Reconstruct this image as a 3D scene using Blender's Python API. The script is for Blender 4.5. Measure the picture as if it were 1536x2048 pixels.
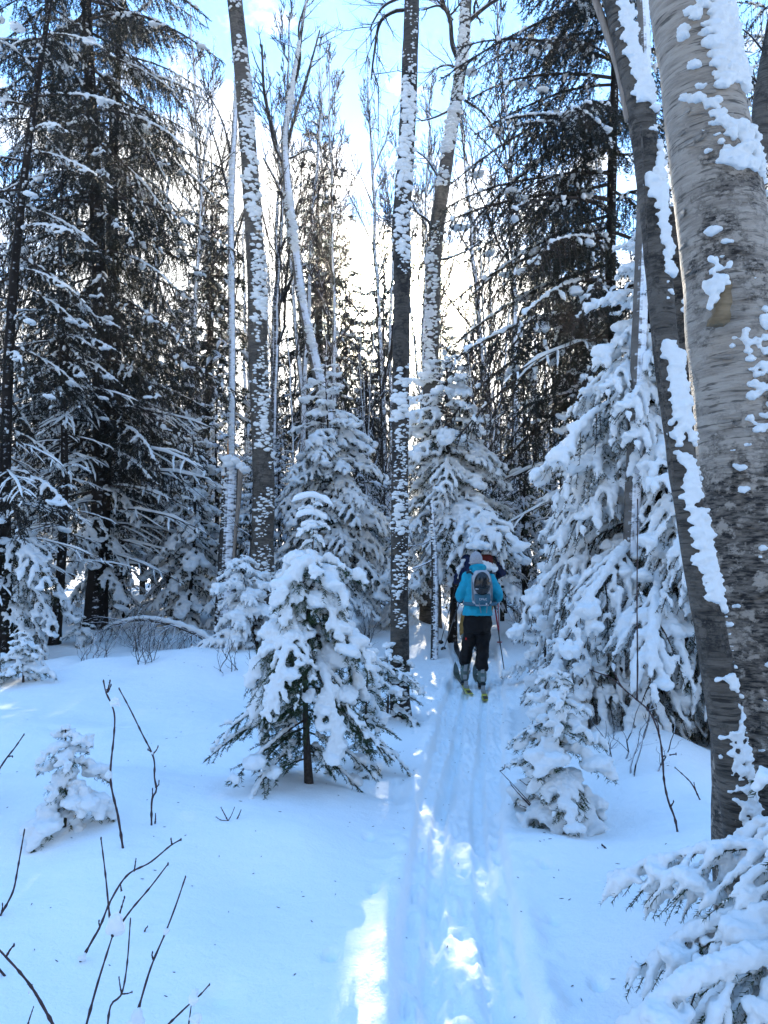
import bpy, bmesh, math, random
import numpy as np
from mathutils import Vector, Matrix

for o in list(bpy.data.objects):
    bpy.data.objects.remove(o)
scene = bpy.context.scene
COL = scene.collection
PI = math.pi

# ------------------------------------------------------------------ camera
F = 1540.0                      # focal length in photograph pixels (1536 x 2048)
PITCH = math.radians(4.5)
CAM = np.array([0.0, 0.0, 1.5])
cam_d = bpy.data.cameras.new('camera')
cam_d.sensor_fit = 'VERTICAL'
cam_d.sensor_height = 34.6
cam_d.lens = 34.6 * F / 2048.0
cam_d.clip_start = 0.05
cam_d.clip_end = 600
cam = bpy.data.objects.new('camera', cam_d)
COL.objects.link(cam)
cam.location = CAM
cam.rotation_euler = (PI / 2 + PITCH, 0, 0)
scene.camera = cam

# ------------------------------------------------------------------ sky, sun, exposure
SUN_EL = math.radians(20.0)
SUN_AZ = math.radians(0.8)      # from +Y towards +X
SUND = Vector((math.cos(SUN_EL) * math.sin(SUN_AZ), math.cos(SUN_EL) * math.cos(SUN_AZ), math.sin(SUN_EL)))
scene.view_settings.view_transform = 'Standard'
scene.view_settings.look = 'None'
scene.view_settings.gamma = 1.0
scene.view_settings.use_curve_mapping = False
scene.view_settings.exposure = 2.75
try:
    scene.cycles.max_bounces = 7
    scene.cycles.diffuse_bounces = 4
    scene.cycles.glossy_bounces = 2
    scene.cycles.transmission_bounces = 3
    scene.cycles.transparent_max_bounces = 4
    scene.cycles.caustics_reflective = False
    scene.cycles.caustics_refractive = False
except Exception:
    pass

world = bpy.data.worlds.new('World')
scene.world = world
world.use_nodes = True
wn = world.node_tree.nodes
wl = world.node_tree.links
wn.clear()


def wnode(t, **kw):
    n = wn.new(t)
    for k, v in kw.items():
        setattr(n, k, v)
    return n


w_out = wnode('ShaderNodeOutputWorld')
w_sky = wnode('ShaderNodeTexSky', sky_type='NISHITA')
w_sky.sun_disc = False
w_sky.sun_elevation = SUN_EL
w_sky.sun_rotation = SUN_AZ
w_sky.air_density = 1.0
w_sky.dust_density = 0.0
w_sky.ozone_density = 4.5
w_bg = wnode('ShaderNodeBackground')
w_bg.inputs['Strength'].default_value = 0.13
w_cl = wnode('ShaderNodeBackground')
w_cl.inputs['Strength'].default_value = 1.0
w_mix = wnode('ShaderNodeMixShader')
w_tc = wnode('ShaderNodeTexCoord')
w_sep = wnode('ShaderNodeSeparateXYZ')
wl.new(w_tc.outputs['Generated'], w_sep.inputs[0])
w_map = wnode('ShaderNodeMapping')
w_map.inputs['Scale'].default_value = (2.6, 2.6, 4.6)
w_map.inputs['Location'].default_value = (0.35, 0.0, 0.2)
wl.new(w_tc.outputs['Generated'], w_map.inputs[0])
w_no = wnode('ShaderNodeTexNoise')
w_no.inputs['Scale'].default_value = 1.9
w_no.inputs['Detail'].default_value = 7.0
w_no.inputs['Roughness'].default_value = 0.58
wl.new(w_map.outputs[0], w_no.inputs['Vector'])


def wmath(op, a, b=None, clamp=False):
    n = wnode('ShaderNodeMath', operation=op)
    n.use_clamp = clamp
    for i, v in enumerate((a, b)):
        if v is None:
            continue
        if isinstance(v, (int, float)):
            n.inputs[i].default_value = v
        else:
            wl.new(v, n.inputs[i])
    return n.outputs[0]


# broken cloud low in the sky all the way round, opening to blue higher up
w_e = wmath('MULTIPLY', w_sep.outputs['Z'], -3.2)
w_e = wmath('ADD', w_e, 1.60)
w_n2 = wmath('MULTIPLY', wmath('SUBTRACT', w_no.outputs['Fac'], 0.5), 3.0)
w_m = wmath('MULTIPLY', wmath('ADD', w_e, w_n2), 3.2, clamp=True)
# thin bright veil of cloud round the sun
w_dot = wnode('ShaderNodeVectorMath', operation='DOT_PRODUCT')
wl.new(w_tc.outputs['Generated'], w_dot.inputs[0])
w_dot.inputs[1].default_value = SUND
w_d = wmath('MAXIMUM', w_dot.outputs['Value'], 0.0)
w_h0 = wmath('MULTIPLY', wmath('POWER', w_d, 5.0), 0.20)
w_h1 = wmath('ADD', w_h0, wmath('MULTIPLY', wmath('POWER', w_d, 60.0), 0.8))
w_h2 = wmath('MULTIPLY', wmath('POWER', w_d, 700.0), 14.0)
w_hs = wmath('ADD', w_h1, w_h2)
w_str = wmath('ADD', wmath('ADD', wmath('MULTIPLY', w_no.outputs['Fac'], 0.16), 0.07), w_hs)
wl.new(w_str, w_cl.inputs['Strength'])
w_hc = wnode('ShaderNodeMix', data_type='RGBA')
w_hc.inputs['A'].default_value = (0.93, 0.96, 1.0, 1)
w_hc.inputs['B'].default_value = (1.0, 0.93, 0.72, 1)
wl.new(wmath('MULTIPLY', w_hs, 0.6, clamp=True), w_hc.inputs['Factor'])
wl.new(w_hc.outputs['Result'], w_cl.inputs['Color'])
w_hsv = wnode('ShaderNodeHueSaturation')
w_hsv.inputs['Saturation'].default_value = 0.98
wl.new(w_sky.outputs[0], w_hsv.inputs['Color'])
# even deep blue of a dry winter sky mixed in, the same in every direction
w_blue = wnode('ShaderNodeMix', data_type='RGBA')
w_blue.inputs['Factor'].default_value = 0.55
w_blue.inputs['B'].default_value = (0.38, 0.99, 2.02, 1)
wl.new(w_hsv.outputs[0], w_blue.inputs['A'])
wl.new(w_blue.outputs['Result'], w_bg.inputs['Color'])
wl.new(w_m, w_mix.inputs[0])
wl.new(w_bg.outputs[0], w_mix.inputs[1])
wl.new(w_cl.outputs[0], w_mix.inputs[2])
wl.new(w_mix.outputs[0], w_out.inputs['Surface'])

sun_d = bpy.data.lights.new('sun', 'SUN')
sun_d.energy = 2.8
sun_d.angle = math.radians(0.5)
sun_d.color = (1.0, 0.90, 0.74)
sun = bpy.data.objects.new('sun', sun_d)
COL.objects.link(sun)
sun.rotation_euler = SUND.to_track_quat('Z', 'Y').to_euler()
sun.location = (0, 60, 40)

# ------------------------------------------------------------------ numeric kit
_cp, _sp = math.cos(PITCH), math.sin(PITCH)


def at(px, py, Y):
    """World point seen at photograph pixel (px, py) at world distance Y."""
    a = (np.asarray(px, float) - 768) / F
    b = (1024 - np.asarray(py, float)) / F
    dy = _cp - b * _sp
    dz = _sp + b * _cp
    k = Y / dy
    return np.stack([a * k + CAM[0], np.zeros_like(a) + Y, CAM[2] + dz * k], -1)


def depth(P):
    P = np.asarray(P)
    return (P[..., 1] - CAM[1]) * _cp + (P[..., 2] - CAM[2]) * _sp


def _hash(i, j, k, seed):
    n = (i * 374761393 + j * 668265263 + k * 1274126177 + seed * 974711) & 0xffffffff
    n = ((n ^ (n >> 13)) * 1274126177) & 0xffffffff
    n = ((n ^ (n >> 16)) * 2246822519) & 0xffffffff
    n = n ^ (n >> 13)
    return (n & 0xffffff) / float(0xffffff) * 2 - 1


def noise3(P, seed=0):
    P = np.asarray(P, float)
    ii = np.floor(P).astype(np.int64)
    f = P - ii
    f = f * f * (3 - 2 * f)
    i, j, k = ii[..., 0], ii[..., 1], ii[..., 2]
    fx, fy, fz = f[..., 0], f[..., 1], f[..., 2]
    r = 0
    for a in (0, 1):
        for b in (0, 1):
            for c in (0, 1):
                w = (fx if a else 1 - fx) * (fy if b else 1 - fy) * (fz if c else 1 - fz)
                r = r + w * _hash(i + a, j + b, k + c, seed)
    return r


def noise2(x, y, s, seed=0):
    return noise3(np.stack([x / s, y / s, np.zeros_like(x) + 0.5], -1), seed)


def sstep(a, b, x):
    t = np.clip((x - a) / (b - a), 0, 1)
    return t * t * (3 - 2 * t)


def norm(v):
    return v / np.maximum(np.linalg.norm(v, axis=-1, keepdims=True), 1e-9)


_ICO = {}


def ico(lvl):
    if lvl not in _ICO:
        bm = bmesh.new()
        bmesh.ops.create_icosphere(bm, subdivisions=lvl, radius=1)
        V = np.array([v.co[:] for v in bm.verts])
        Fc = np.array([[v.index for v in f.verts] for f in bm.faces])
        bm.free()
        _ICO[lvl] = (V, Fc)
    return _ICO[lvl]


class MB:
    """Collects faces; mesh() makes one mesh of them."""

    def __init__(self):
        self.V, self.F, self.M, self.n = [], [], [], 0

    def add(self, V, Fc, m=0):
        V = np.asarray(V, float).reshape(-1, 3)
        Fc = np.asarray(Fc, np.int64)
        if len(V) == 0 or len(Fc) == 0:
            return self
        self.V.append(V)
        self.F.append(Fc + self.n)
        self.M.append(m)
        self.n += len(V)
        return self

    def merge(self, other, M=None, moff=0):
        if other.n == 0:
            return self
        V = np.concatenate(other.V)
        if M is not None:
            V = V @ M[:3, :3].T + M[:3, 3]
        self.V.append(V)
        for Fc, m in zip(other.F, other.M):
            self.F.append(Fc + self.n)
            self.M.append(m + moff)
        self.n += len(V)
        return self

    def tubes(self, P, R, k=5, m=0, cap=False, squash=1.0):
        P = np.asarray(P, float)
        R = np.asarray(R, float)
        if P.ndim == 2:
            P = P[None]
            R = R[None]
        if len(P) == 0:
            return self
        if cap:
            P = np.concatenate([P[:, :1], P, P[:, -1:]], 1)
            z = np.zeros((len(R), 1)) + 1e-4
            R = np.concatenate([z, R, z], 1)
        T, n = R.shape
        t = np.gradient(P, axis=1)
        if cap:
            t[:, 0] = t[:, 1] = P[:, 2] - P[:, 1]
            t[:, -1] = t[:, -2] = P[:, -2] - P[:, -3]
        t = norm(t)
        tm = norm(P[:, -1] - P[:, 0])
        ref = np.where(np.abs(tm[:, 2:3]) > 0.8, np.array([[1.0, 0, 0]]), np.array([[0, 0, 1.0]]))[:, None, :]
        u = norm(np.cross(t, np.broadcast_to(ref, t.shape)))
        v = np.cross(t, u)
        a = np.linspace(0, 2 * PI, k, endpoint=False)
        V = P[:, :, None] + R[:, :, None, None] * (np.cos(a)[None, None, :, None] * u[:, :, None] + squash * np.sin(a)[None, None, :, None] * v[:, :, None])
        base = (np.arange(T) * n * k)[:, None, None]
        i = (np.arange(n - 1) * k)[None, :, None]
        j = np.arange(k)[None, None, :]
        j2 = (j + 1) % k
        q = np.stack([base + i + j, base + i + j2, base + i + k + j2, base + i + k + j], -1).reshape(-1, 4)
        return self.add(V.reshape(-1, 3), q, m)

    def blobs(self, C, S, R=None, lvl=1, amp=0.0, m=0, seed=0):
        """Ellipsoids at C with half sizes S; R (N,3,3) has the local axes in rows."""
        C = np.asarray(C, float).reshape(-1, 3)
        if len(C) == 0:
            return self
        S = np.broadcast_to(np.asarray(S, float), C.shape)
        B, Fc = ico(lvl)
        X = np.broadcast_to(B[None], (len(C),) + B.shape)
        if amp:
            X = X * (1 + amp * noise3(X * 1.9 + C[:, None] * 37.1, seed)[..., None])
        X = X * S[:, None]
        if R is not None:
            X = np.einsum('nij,njk->nik', X, R)
        V = C[:, None] + X
        q = Fc[None] + (np.arange(len(C)) * len(B))[:, None, None]
        return self.add(V.reshape(-1, 3), q.reshape(-1, 3), m)

    def box(self, c, s, m=0, R=None):
        s = np.asarray(s, float) / 2
        V = np.array([[x, y, z] for x in (-1, 1) for y in (-1, 1) for z in (-1, 1)]) * s
        if R is not None:
            V = V @ np.asarray(R).T
        q = np.array([[0, 1, 3, 2], [4, 6, 7, 5], [0, 4, 5, 1], [2, 3, 7, 6], [0, 2, 6, 4], [1, 5, 7, 3]])
        return self.add(V + np.asarray(c, float), q, m)

    def xform(self, fn):
        self.V = [fn(v) for v in self.V]
        return self

    def mesh(self, name, mats, smooth=True):
        me = bpy.data.meshes.new(name)
        for mt in mats:
            me.materials.append(mt)
        if self.n == 0:
            return me
        V = np.concatenate(self.V)
        idx, ls, mi, off = [], [], [], 0
        for Fc, m in zip(self.F, self.M):
            c = Fc.shape[1]
            idx.append(Fc.reshape(-1))
            ls.append(off + np.arange(len(Fc)) * c)
            mi.append(np.full(len(Fc), m))
            off += Fc.size
        idx, ls, mi = np.concatenate(idx), np.concatenate(ls), np.concatenate(mi)
        me.vertices.add(len(V))
        me.vertices.foreach_set('co', V.astype(np.float32).reshape(-1))
        me.loops.add(len(idx))
        me.loops.foreach_set('vertex_index', idx.astype(np.int32))
        me.polygons.add(len(ls))
        me.polygons.foreach_set('loop_start', ls.astype(np.int32))
        me.polygons.foreach_set('material_index', mi.astype(np.int32))
        me.polygons.foreach_set('use_smooth', np.full(len(ls), bool(smooth)))
        me.update(calc_edges=True)
        return me


def remesh(mb, voxel, smooth=2, amp=0.0, fs=20.0, seed=0, ratio=None):
    """One closed surface round everything in mb."""
    me = mb.mesh('remesh_source', [])
    ob = bpy.data.objects.new('remesh_source', me)
    COL.objects.link(ob)
    md = ob.modifiers.new('r', 'REMESH')
    md.mode = 'VOXEL'
    md.voxel_size = voxel
    md.use_smooth_shade = True
    if smooth:
        s = ob.modifiers.new('s', 'SMOOTH')
        s.factor = 0.5
        s.iterations = smooth
    if ratio:
        d = ob.modifiers.new('d', 'DECIMATE')
        d.ratio = ratio
    dg = bpy.context.evaluated_depsgraph_get()
    ev = ob.evaluated_get(dg)
    em = ev.to_mesh()
    V = np.empty(len(em.vertices) * 3, np.float32)
    em.vertices.foreach_get('co', V)
    V = V.reshape(-1, 3).astype(float)
    nl = len(em.loops)
    li = np.empty(nl, np.int32)
    em.loops.foreach_get('vertex_index', li)
    ls = np.empty(len(em.polygons), np.int32)
    em.polygons.foreach_get('loop_start', ls)
    lt = np.diff(np.append(ls, nl))
    N = np.empty(len(em.vertices) * 3, np.float32)
    em.vertices.foreach_get('normal', N)
    N = N.reshape(-1, 3)
    if amp:
        V = V + N * (amp * noise3(V * fs, seed) + 0.5 * amp * noise3(V * fs * 2.3, seed + 5))[:, None]
    out = MB()
    q = li[(ls[lt == 4][:, None] + np.arange(4))] if (lt == 4).any() else None
    t = li[(ls[lt == 3][:, None] + np.arange(3))] if (lt == 3).any() else None
    if q is not None:
        out.add(V, q)
        if t is not None:
            out.F.append(t.astype(np.int64)); out.M.append(0)
    elif t is not None:
        out.add(V, t)
    ev.to_mesh_clear()
    bpy.data.objects.remove(ob)
    bpy.data.meshes.remove(me)
    return out


def empty(name, loc, label, cat, group=None, rotz=0.0):
    o = bpy.data.objects.new(name, None)
    o.empty_display_size = 0.2
    COL.objects.link(o)
    o.location = loc
    o.rotation_euler = (0, 0, rotz)
    o['label'] = label
    o['category'] = cat
    if group:
        o['group'] = group
    return o


def part(name, me, parent=None, M=None, label=None):
    o = bpy.data.objects.new(name, me)
    COL.objects.link(o)
    if parent is not None:
        o.parent = parent
    if M is not None:
        o.matrix_local = M
    if label:
        o['label'] = label
    return o


def tag(o, label, cat, group=None):
    o['label'] = label
    o['category'] = cat
    if group:
        o['group'] = group
    return o


def spline(P, n):
    """Catmull-Rom through the rows of P, n samples evenly spread by length."""
    P = np.asarray(P, float)
    Q = np.concatenate([2 * P[:1] - P[1:2], P, 2 * P[-1:] - P[-2:-1]])
    out = []
    for i in range(len(P) - 1):
        t = np.linspace(0, 1, 24, endpoint=(i == len(P) - 2))[:, None]
        a, b, c, d = Q[i], Q[i + 1], Q[i + 2], Q[i + 3]
        out.append(0.5 * ((2 * b) + (c - a) * t + (2 * a - 5 * b + 4 * c - d) * t ** 2 + (3 * b - a - 3 * c + d) * t ** 3))
    R = np.concatenate(out)
    d = np.append(0, np.cumsum(np.linalg.norm(np.diff(R[:, :3], axis=0), axis=1)))
    s = np.linspace(0, d[-1], n)
    return np.stack([np.interp(s, d, R[:, c]) for c in range(R.shape[1])], -1)


def resample(P, m):
    """(T,n,3) polylines resampled to m points."""
    n = P.shape[1]
    u = np.linspace(0, n - 1, m)
    i = np.minimum(u.astype(int), n - 2)
    f = (u - i)[None, :, None]
    return P[:, i] * (1 - f) + P[:, i + 1] * f


# ------------------------------------------------------------------ materials
def new_mat(name):
    m = bpy.data.materials.new(name)
    m.use_nodes = True
    nt = m.node_tree
    nt.nodes.clear()
    return m, nt.nodes, nt.links


def mnode(ns, t, **kw):
    n = ns.new(t)
    for k, v in kw.items():
        setattr(n, k, v)
    return n


def ramp(ns, ls, fac, stops):
    r = mnode(ns, 'ShaderNodeValToRGB')
    e = r.color_ramp.elements
    while len(e) < len(stops):
        e.new(0.5)
    for x, (p, c) in zip(e, stops):
        x.position = p
        x.color = c if len(c) == 4 else (*c, 1)
    ls.new(fac, r.inputs[0])
    return r.outputs['Color']


def noise_node(ns, ls, vec, scale, detail=4, rough=0.55):
    n = mnode(ns, 'ShaderNodeTexNoise')
    n.inputs['Scale'].default_value = scale
    n.inputs['Detail'].default_value = detail
    n.inputs['Roughness'].default_value = rough
    ls.new(vec, n.inputs['Vector'])
    return n.outputs['Fac']


def mapped(ns, ls, scale, kind='Object'):
    tc = mnode(ns, 'ShaderNodeTexCoord')
    mp = mnode(ns, 'ShaderNodeMapping')
    mp.inputs['Scale'].default_value = scale
    ls.new(tc.outputs[kind], mp.inputs[0])
    return mp.outputs[0]


def mixc(ns, ls, fac, a, b, blend='MIX'):
    n = mnode(ns, 'ShaderNodeMix', data_type='RGBA', blend_type=blend)
    for k, v in (('Factor', fac), ('A', a), ('B', b)):
        if isinstance(v, (int, float)):
            n.inputs[k].default_value = v
        elif isinstance(v, tuple):
            n.inputs[k].default_value = v if len(v) == 4 else (*v, 1)
        else:
            ls.new(v, n.inputs[k])
    return n.outputs['Result']


def mth(ns, ls, op, a, b=None, clamp=False):
    n = mnode(ns, 'ShaderNodeMath', operation=op)
    n.use_clamp = clamp
    for i, v in enumerate((a, b)):
        if v is None:
            continue
        if isinstance(v, (int, float)):
            n.inputs[i].default_value = v
        else:
            ls.new(v, n.inputs[i])
    return n.outputs[0]


def bump(ns, ls, h, strength, dist, normal=None):
    b = mnode(ns, 'ShaderNodeBump')
    b.inputs['Strength'].default_value = strength
    b.inputs['Distance'].default_value = dist
    ls.new(h, b.inputs['Height'])
    if normal is not None:
        ls.new(normal, b.inputs['Normal'])
    return b.outputs[0]


SNOWC = (0.885, 0.915, 0.915)


def snow_mat(name, fine=90.0, fdist=0.004, coarse=18.0, cdist=0.012, transl=0.0, col=SNOWC, kind='Object'):
    m, ns, ls = new_mat(name)
    out = mnode(ns, 'ShaderNodeOutputMaterial')
    p = mnode(ns, 'ShaderNodeBsdfPrincipled')
    p.inputs['Base Color'].default_value = (*col, 1)
    p.inputs['Roughness'].default_value = 0.75
    p.inputs['Specular IOR Level'].default_value = 0.2
    v = mapped(ns, ls, (1, 1, 1), kind)
    n1 = bump(ns, ls, noise_node(ns, ls, v, coarse, 3), 0.5, cdist)
    n2 = bump(ns, ls, noise_node(ns, ls, v, fine, 3, 0.7), 0.6, fdist, n1)
    ls.new(n2, p.inputs['Normal'])
    if transl:
        t = mnode(ns, 'ShaderNodeBsdfTranslucent')
        t.inputs['Color'].default_value = (0.93, 0.93, 0.93, 1)
        mx = mnode(ns, 'ShaderNodeMixShader')
        mx.inputs[0].default_value = transl
        ls.new(p.outputs[0], mx.inputs[1])
        ls.new(t.outputs[0], mx.inputs[2])
        ls.new(mx.outputs[0], out.inputs['Surface'])
    else:
        ls.new(p.outputs[0], out.inputs['Surface'])
    return m


M_SNOWG = snow_mat('ground_snow', fine=70, fdist=0.010, coarse=9, cdist=0.03)
M_SNOW = snow_mat('tree_snow', transl=0.22)
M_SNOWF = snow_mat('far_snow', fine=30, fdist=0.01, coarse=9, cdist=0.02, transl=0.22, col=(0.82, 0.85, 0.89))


def plain(name, col, rough=0.7, spec=0.3, var=0.25, scale=12.0, bdist=0.0, metal=0.0, kind='Object', mscale=(1, 1, 1)):
    m, ns, ls = new_mat(name)
    out = mnode(ns, 'ShaderNodeOutputMaterial')
    p = mnode(ns, 'ShaderNodeBsdfPrincipled')
    v = mapped(ns, ls, mscale, kind)
    nz = noise_node(ns, ls, v, scale, 4)
    lo = tuple(c * (1 - var) for c in col)
    hi = tuple(min(1, c * (1 + var)) for c in col)
    ls.new(ramp(ns, ls, nz, [(0.3, lo), (0.7, hi)]), p.inputs['Base Color'])
    p.inputs['Roughness'].default_value = rough
    p.inputs['Specular IOR Level'].default_value = spec
    p.inputs['Metallic'].default_value = metal
    if bdist:
        ls.new(bump(ns, ls, nz, 0.6, bdist), p.inputs['Normal'])
    ls.new(p.outputs[0], out.inputs['Surface'])
    return m


def needle_mat(name, lo, hi, transl=0.3):
    m, ns, ls = new_mat(name)
    out = mnode(ns, 'ShaderNodeOutputMaterial')
    v = mapped(ns, ls, (1, 1, 1))
    nz = noise_node(ns, ls, v, 9.0, 3)
    oi = mnode(ns, 'ShaderNodeObjectInfo')
    f = mth(ns, ls, 'ADD', mth(ns, ls, 'MULTIPLY', nz, 0.8), mth(ns, ls, 'MULTIPLY', oi.outputs['Random'], 0.3))
    c = ramp(ns, ls, f, [(0.3, lo), (0.8, hi)])
    p = mnode(ns, 'ShaderNodeBsdfPrincipled')
    p.inputs['Roughness'].default_value = 0.6
    p.inputs['Specular IOR Level'].default_value = 0.25
    ls.new(c, p.inputs['Base Color'])
    t = mnode(ns, 'ShaderNodeBsdfTranslucent')
    ls.new(mixc(ns, ls, 0.6, c, (0.09, 0.10, 0.015)), t.inputs['Color'])
    mx = mnode(ns, 'ShaderNodeMixShader')
    mx.inputs[0].default_value = transl
    ls.new(p.outputs[0], mx.inputs[1])
    ls.new(t.outputs[0], mx.inputs[2])
    ls.new(mx.outputs[0], out.inputs['Surface'])
    return m


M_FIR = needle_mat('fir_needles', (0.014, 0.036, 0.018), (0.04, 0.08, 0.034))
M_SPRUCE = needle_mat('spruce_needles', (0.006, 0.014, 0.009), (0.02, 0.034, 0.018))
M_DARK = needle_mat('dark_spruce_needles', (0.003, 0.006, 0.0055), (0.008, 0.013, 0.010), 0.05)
M_FAR = needle_mat('far_needles', (0.006, 0.015, 0.010), (0.016, 0.032, 0.018), 0.2)
M_TWIG = plain('twig_bark', (0.05, 0.04, 0.034), 0.85, 0.15, 0.4, 40)
M_SHOOT = plain('young_shoot_bark', (0.045, 0.028, 0.03), 0.6, 0.3, 0.3, 30)


def snow_top_mat(name, col, thr=0.25, hi=0.55, wind=(0, 0, 1), nscale=14.0, namp=0.5, zs=1.0, amount_col=(0.80, 0.84, 0.89), rough_bark=0.008):
    """Wood with snow lying where the surface faces up or into the wind that blew it on."""
    m, ns, ls = new_mat(name)
    out = mnode(ns, 'ShaderNodeOutputMaterial')
    p = mnode(ns, 'ShaderNodeBsdfPrincipled')
    p.inputs['Roughness'].default_value = 0.85
    p.inputs['Specular IOR Level'].default_value = 0.15
    g = mnode(ns, 'ShaderNodeNewGeometry')
    d = mnode(ns, 'ShaderNodeVectorMath', operation='DOT_PRODUCT')
    ls.new(g.outputs['True Normal'], d.inputs[0])
    d.inputs[1].default_value = Vector(wind).normalized()
    v = mapped(ns, ls, (1, 1, zs))
    nz = noise_node(ns, ls, v, nscale, 4, 0.6)
    nb = noise_node(ns, ls, v, nscale * 0.4, 3)
    s = mth(ns, ls, 'ADD', d.outputs['Value'], mth(ns, ls, 'MULTIPLY', mth(ns, ls, 'SUBTRACT', nz, 0.5), namp * 2))
    mask = mnode(ns, 'ShaderNodeMapRange')
    mask.inputs['From Min'].default_value = thr
    mask.inputs['From Max'].default_value = hi
    ls.new(s, mask.inputs['Value'])
    wood = ramp(ns, ls, nb, [(0.3, tuple(c * 0.6 for c in col)), (0.7, tuple(c * 1.3 for c in col))])
    ls.new(mixc(ns, ls, mask.outputs[0], wood, amount_col), p.inputs['Base Color'])
    h = mth(ns, ls, 'ADD', mth(ns, ls, 'MULTIPLY', mask.outputs[0], 1.0), nz)
    ls.new(bump(ns, ls, h, 0.7, rough_bark), p.inputs['Normal'])
    ls.new(p.outputs[0], out.inputs['Surface'])
    return m


WIND = (0.35, -0.85, 0.25)
M_BRANCH = snow_top_mat('snowy_branch', (0.035, 0.03, 0.027), 0.15, 0.45, nscale=10, namp=0.35)
M_FINE = plain('fine_twig_bark', (0.022, 0.018, 0.016), 0.85, 0.15, 0.4, 6)
M_BARE = snow_top_mat('pale_pole_bark', (0.14, 0.128, 0.115), 0.62, 0.85, wind=WIND, nscale=9, namp=0.55, zs=2.5)
M_BAREDK = snow_top_mat('dark_pole_bark', (0.05, 0.045, 0.04), 0.72, 0.95, wind=WIND, nscale=9, namp=0.6, zs=3.0)
M_SPRUCEBARK = snow_top_mat('spruce_bark', (0.018, 0.015, 0.013), 1.02, 1.2, wind=WIND, nscale=11, namp=0.6, zs=2.0, rough_bark=0.02)


def birch_mat(name, light, mid, dark, band=0.5, curl=0.01, patch=2.2, low=(0.0, 1.0)):
    m, ns, ls = new_mat(name)
    out = mnode(ns, 'ShaderNodeOutputMaterial')
    p = mnode(ns, 'ShaderNodeBsdfPrincipled')
    p.inputs['Roughness'].default_value = 0.7
    p.inputs['Specular IOR Level'].default_value = 0.25
    v1 = mapped(ns, ls, (1, 1, 0.8))
    v2 = mapped(ns, ls, (7, 7, 75))
    v3 = mapped(ns, ls, (4, 4, 26))
    v4 = mapped(ns, ls, (22, 22, 85))
    v5 = mapped(ns, ls, (11, 11, 16))
    big = noise_node(ns, ls, v1, patch, 6, 0.7)
    dash = noise_node(ns, ls, v2, 1.0, 3, 0.55)
    plate = noise_node(ns, ls, v3, 1.0, 6, 0.7)
    fine = noise_node(ns, ls, v4, 1.0, 3, 0.6)
    blot = noise_node(ns, ls, v5, 1.0, 5, 0.7)
    c = ramp(ns, ls, plate, [(0.36, mid), (0.58, light)])
    c = mixc(ns, ls, ramp(ns, ls, dash, [(0.57, (0, 0, 0)), (0.64, (0.85, 0.85, 0.85))]), c, tuple(x * 0.35 for x in mid))
    # old scarred bark: blackish, rough, more of it low on the stem
    tc = mnode(ns, 'ShaderNodeTexCoord')
    sp = mnode(ns, 'ShaderNodeSeparateXYZ')
    ls.new(tc.outputs['Object'], sp.inputs[0])
    lw = mnode(ns, 'ShaderNodeMapRange')
    lw.inputs['From Min'].default_value = 2.6
    lw.inputs['From Max'].default_value = 0.4
    lw.inputs['To Min'].default_value = low[0]
    lw.inputs['To Max'].default_value = low[1] * 0.16
    ls.new(sp.outputs['Z'], lw.inputs['Value'])
    b = mth(ns, ls, 'ADD', mth(ns, ls, 'MULTIPLY', big, 0.6), mth(ns, ls, 'MULTIPLY', blot, 0.4))
    b = mth(ns, ls, 'ADD', b, lw.outputs[0])
    rough = ramp(ns, ls, fine, [(0.38, dark), (0.62, tuple(x * 0.8 for x in mid))])
    rough = mixc(ns, ls, ramp(ns, ls, blot, [(0.52, (0, 0, 0)), (0.60, (1, 1, 1))]), rough, tuple(x * 0.9 for x in light))
    c = mixc(ns, ls, ramp(ns, ls, b, [(band, (0, 0, 0)), (band + 0.05, (1, 1, 1))]), c, rough)
    ls.new(c, p.inputs['Base Color'])
    h = mth(ns, ls, 'ADD', mth(ns, ls, 'MULTIPLY', plate, 0.8), mth(ns, ls, 'MULTIPLY', fine, 0.5))
    h = mth(ns, ls, 'SUBTRACT', mth(ns, ls, 'ADD', h, mth(ns, ls, 'MULTIPLY', blot, 0.7)), mth(ns, ls, 'MULTIPLY', dash, 0.5))
    ls.new(bump(ns, ls, h, 1.0, curl), p.inputs['Normal'])
    ls.new(p.outputs[0], out.inputs['Surface'])
    return m


M_BIRCH = birch_mat('papery_birch_bark', (0.40, 0.345, 0.285), (0.22, 0.185, 0.15), (0.018, 0.015, 0.013), band=0.515, curl=0.014, low=(0.0, 1.0))
M_BIRCH2 = birch_mat('dark_birch_bark', (0.13, 0.112, 0.092), (0.045, 0.038, 0.031), (0.010, 0.009, 0.008), band=0.495, curl=0.02, patch=3.0, low=(0, 0))
M_BIRCH3 = birch_mat('mottled_birch_bark', (0.12, 0.107, 0.09), (0.05, 0.043, 0.036), (0.014, 0.012, 0.010), band=0.51, curl=0.02, patch=2.6, low=(0, 0))
M_CENTRE = birch_mat('dark_cracked_bark', (0.095, 0.083, 0.068), (0.04, 0.034, 0.028), (0.010, 0.009, 0.008), band=0.48, curl=0.025, patch=3.0, low=(0, 0))
M_SPLIT = plain('split_wood', (0.42, 0.20, 0.08), 0.7, 0.2, 0.35, 18, 0.01, mscale=(3, 3, 0.4))

# ------------------------------------------------------------------ the snow underfoot
_TY = np.array([-6, 0, 2.57, 3.8, 5.1, 7.0, 9.0, 11.3, 13.0, 15.0, 17.5, 21, 40])
_TX = np.array([0.15, 0.2, 0.26, 0.35, 0.47, 0.74, 1.02, 1.36, 1.45, 1.45, 1.35, 1.2, 0.5])


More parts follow.
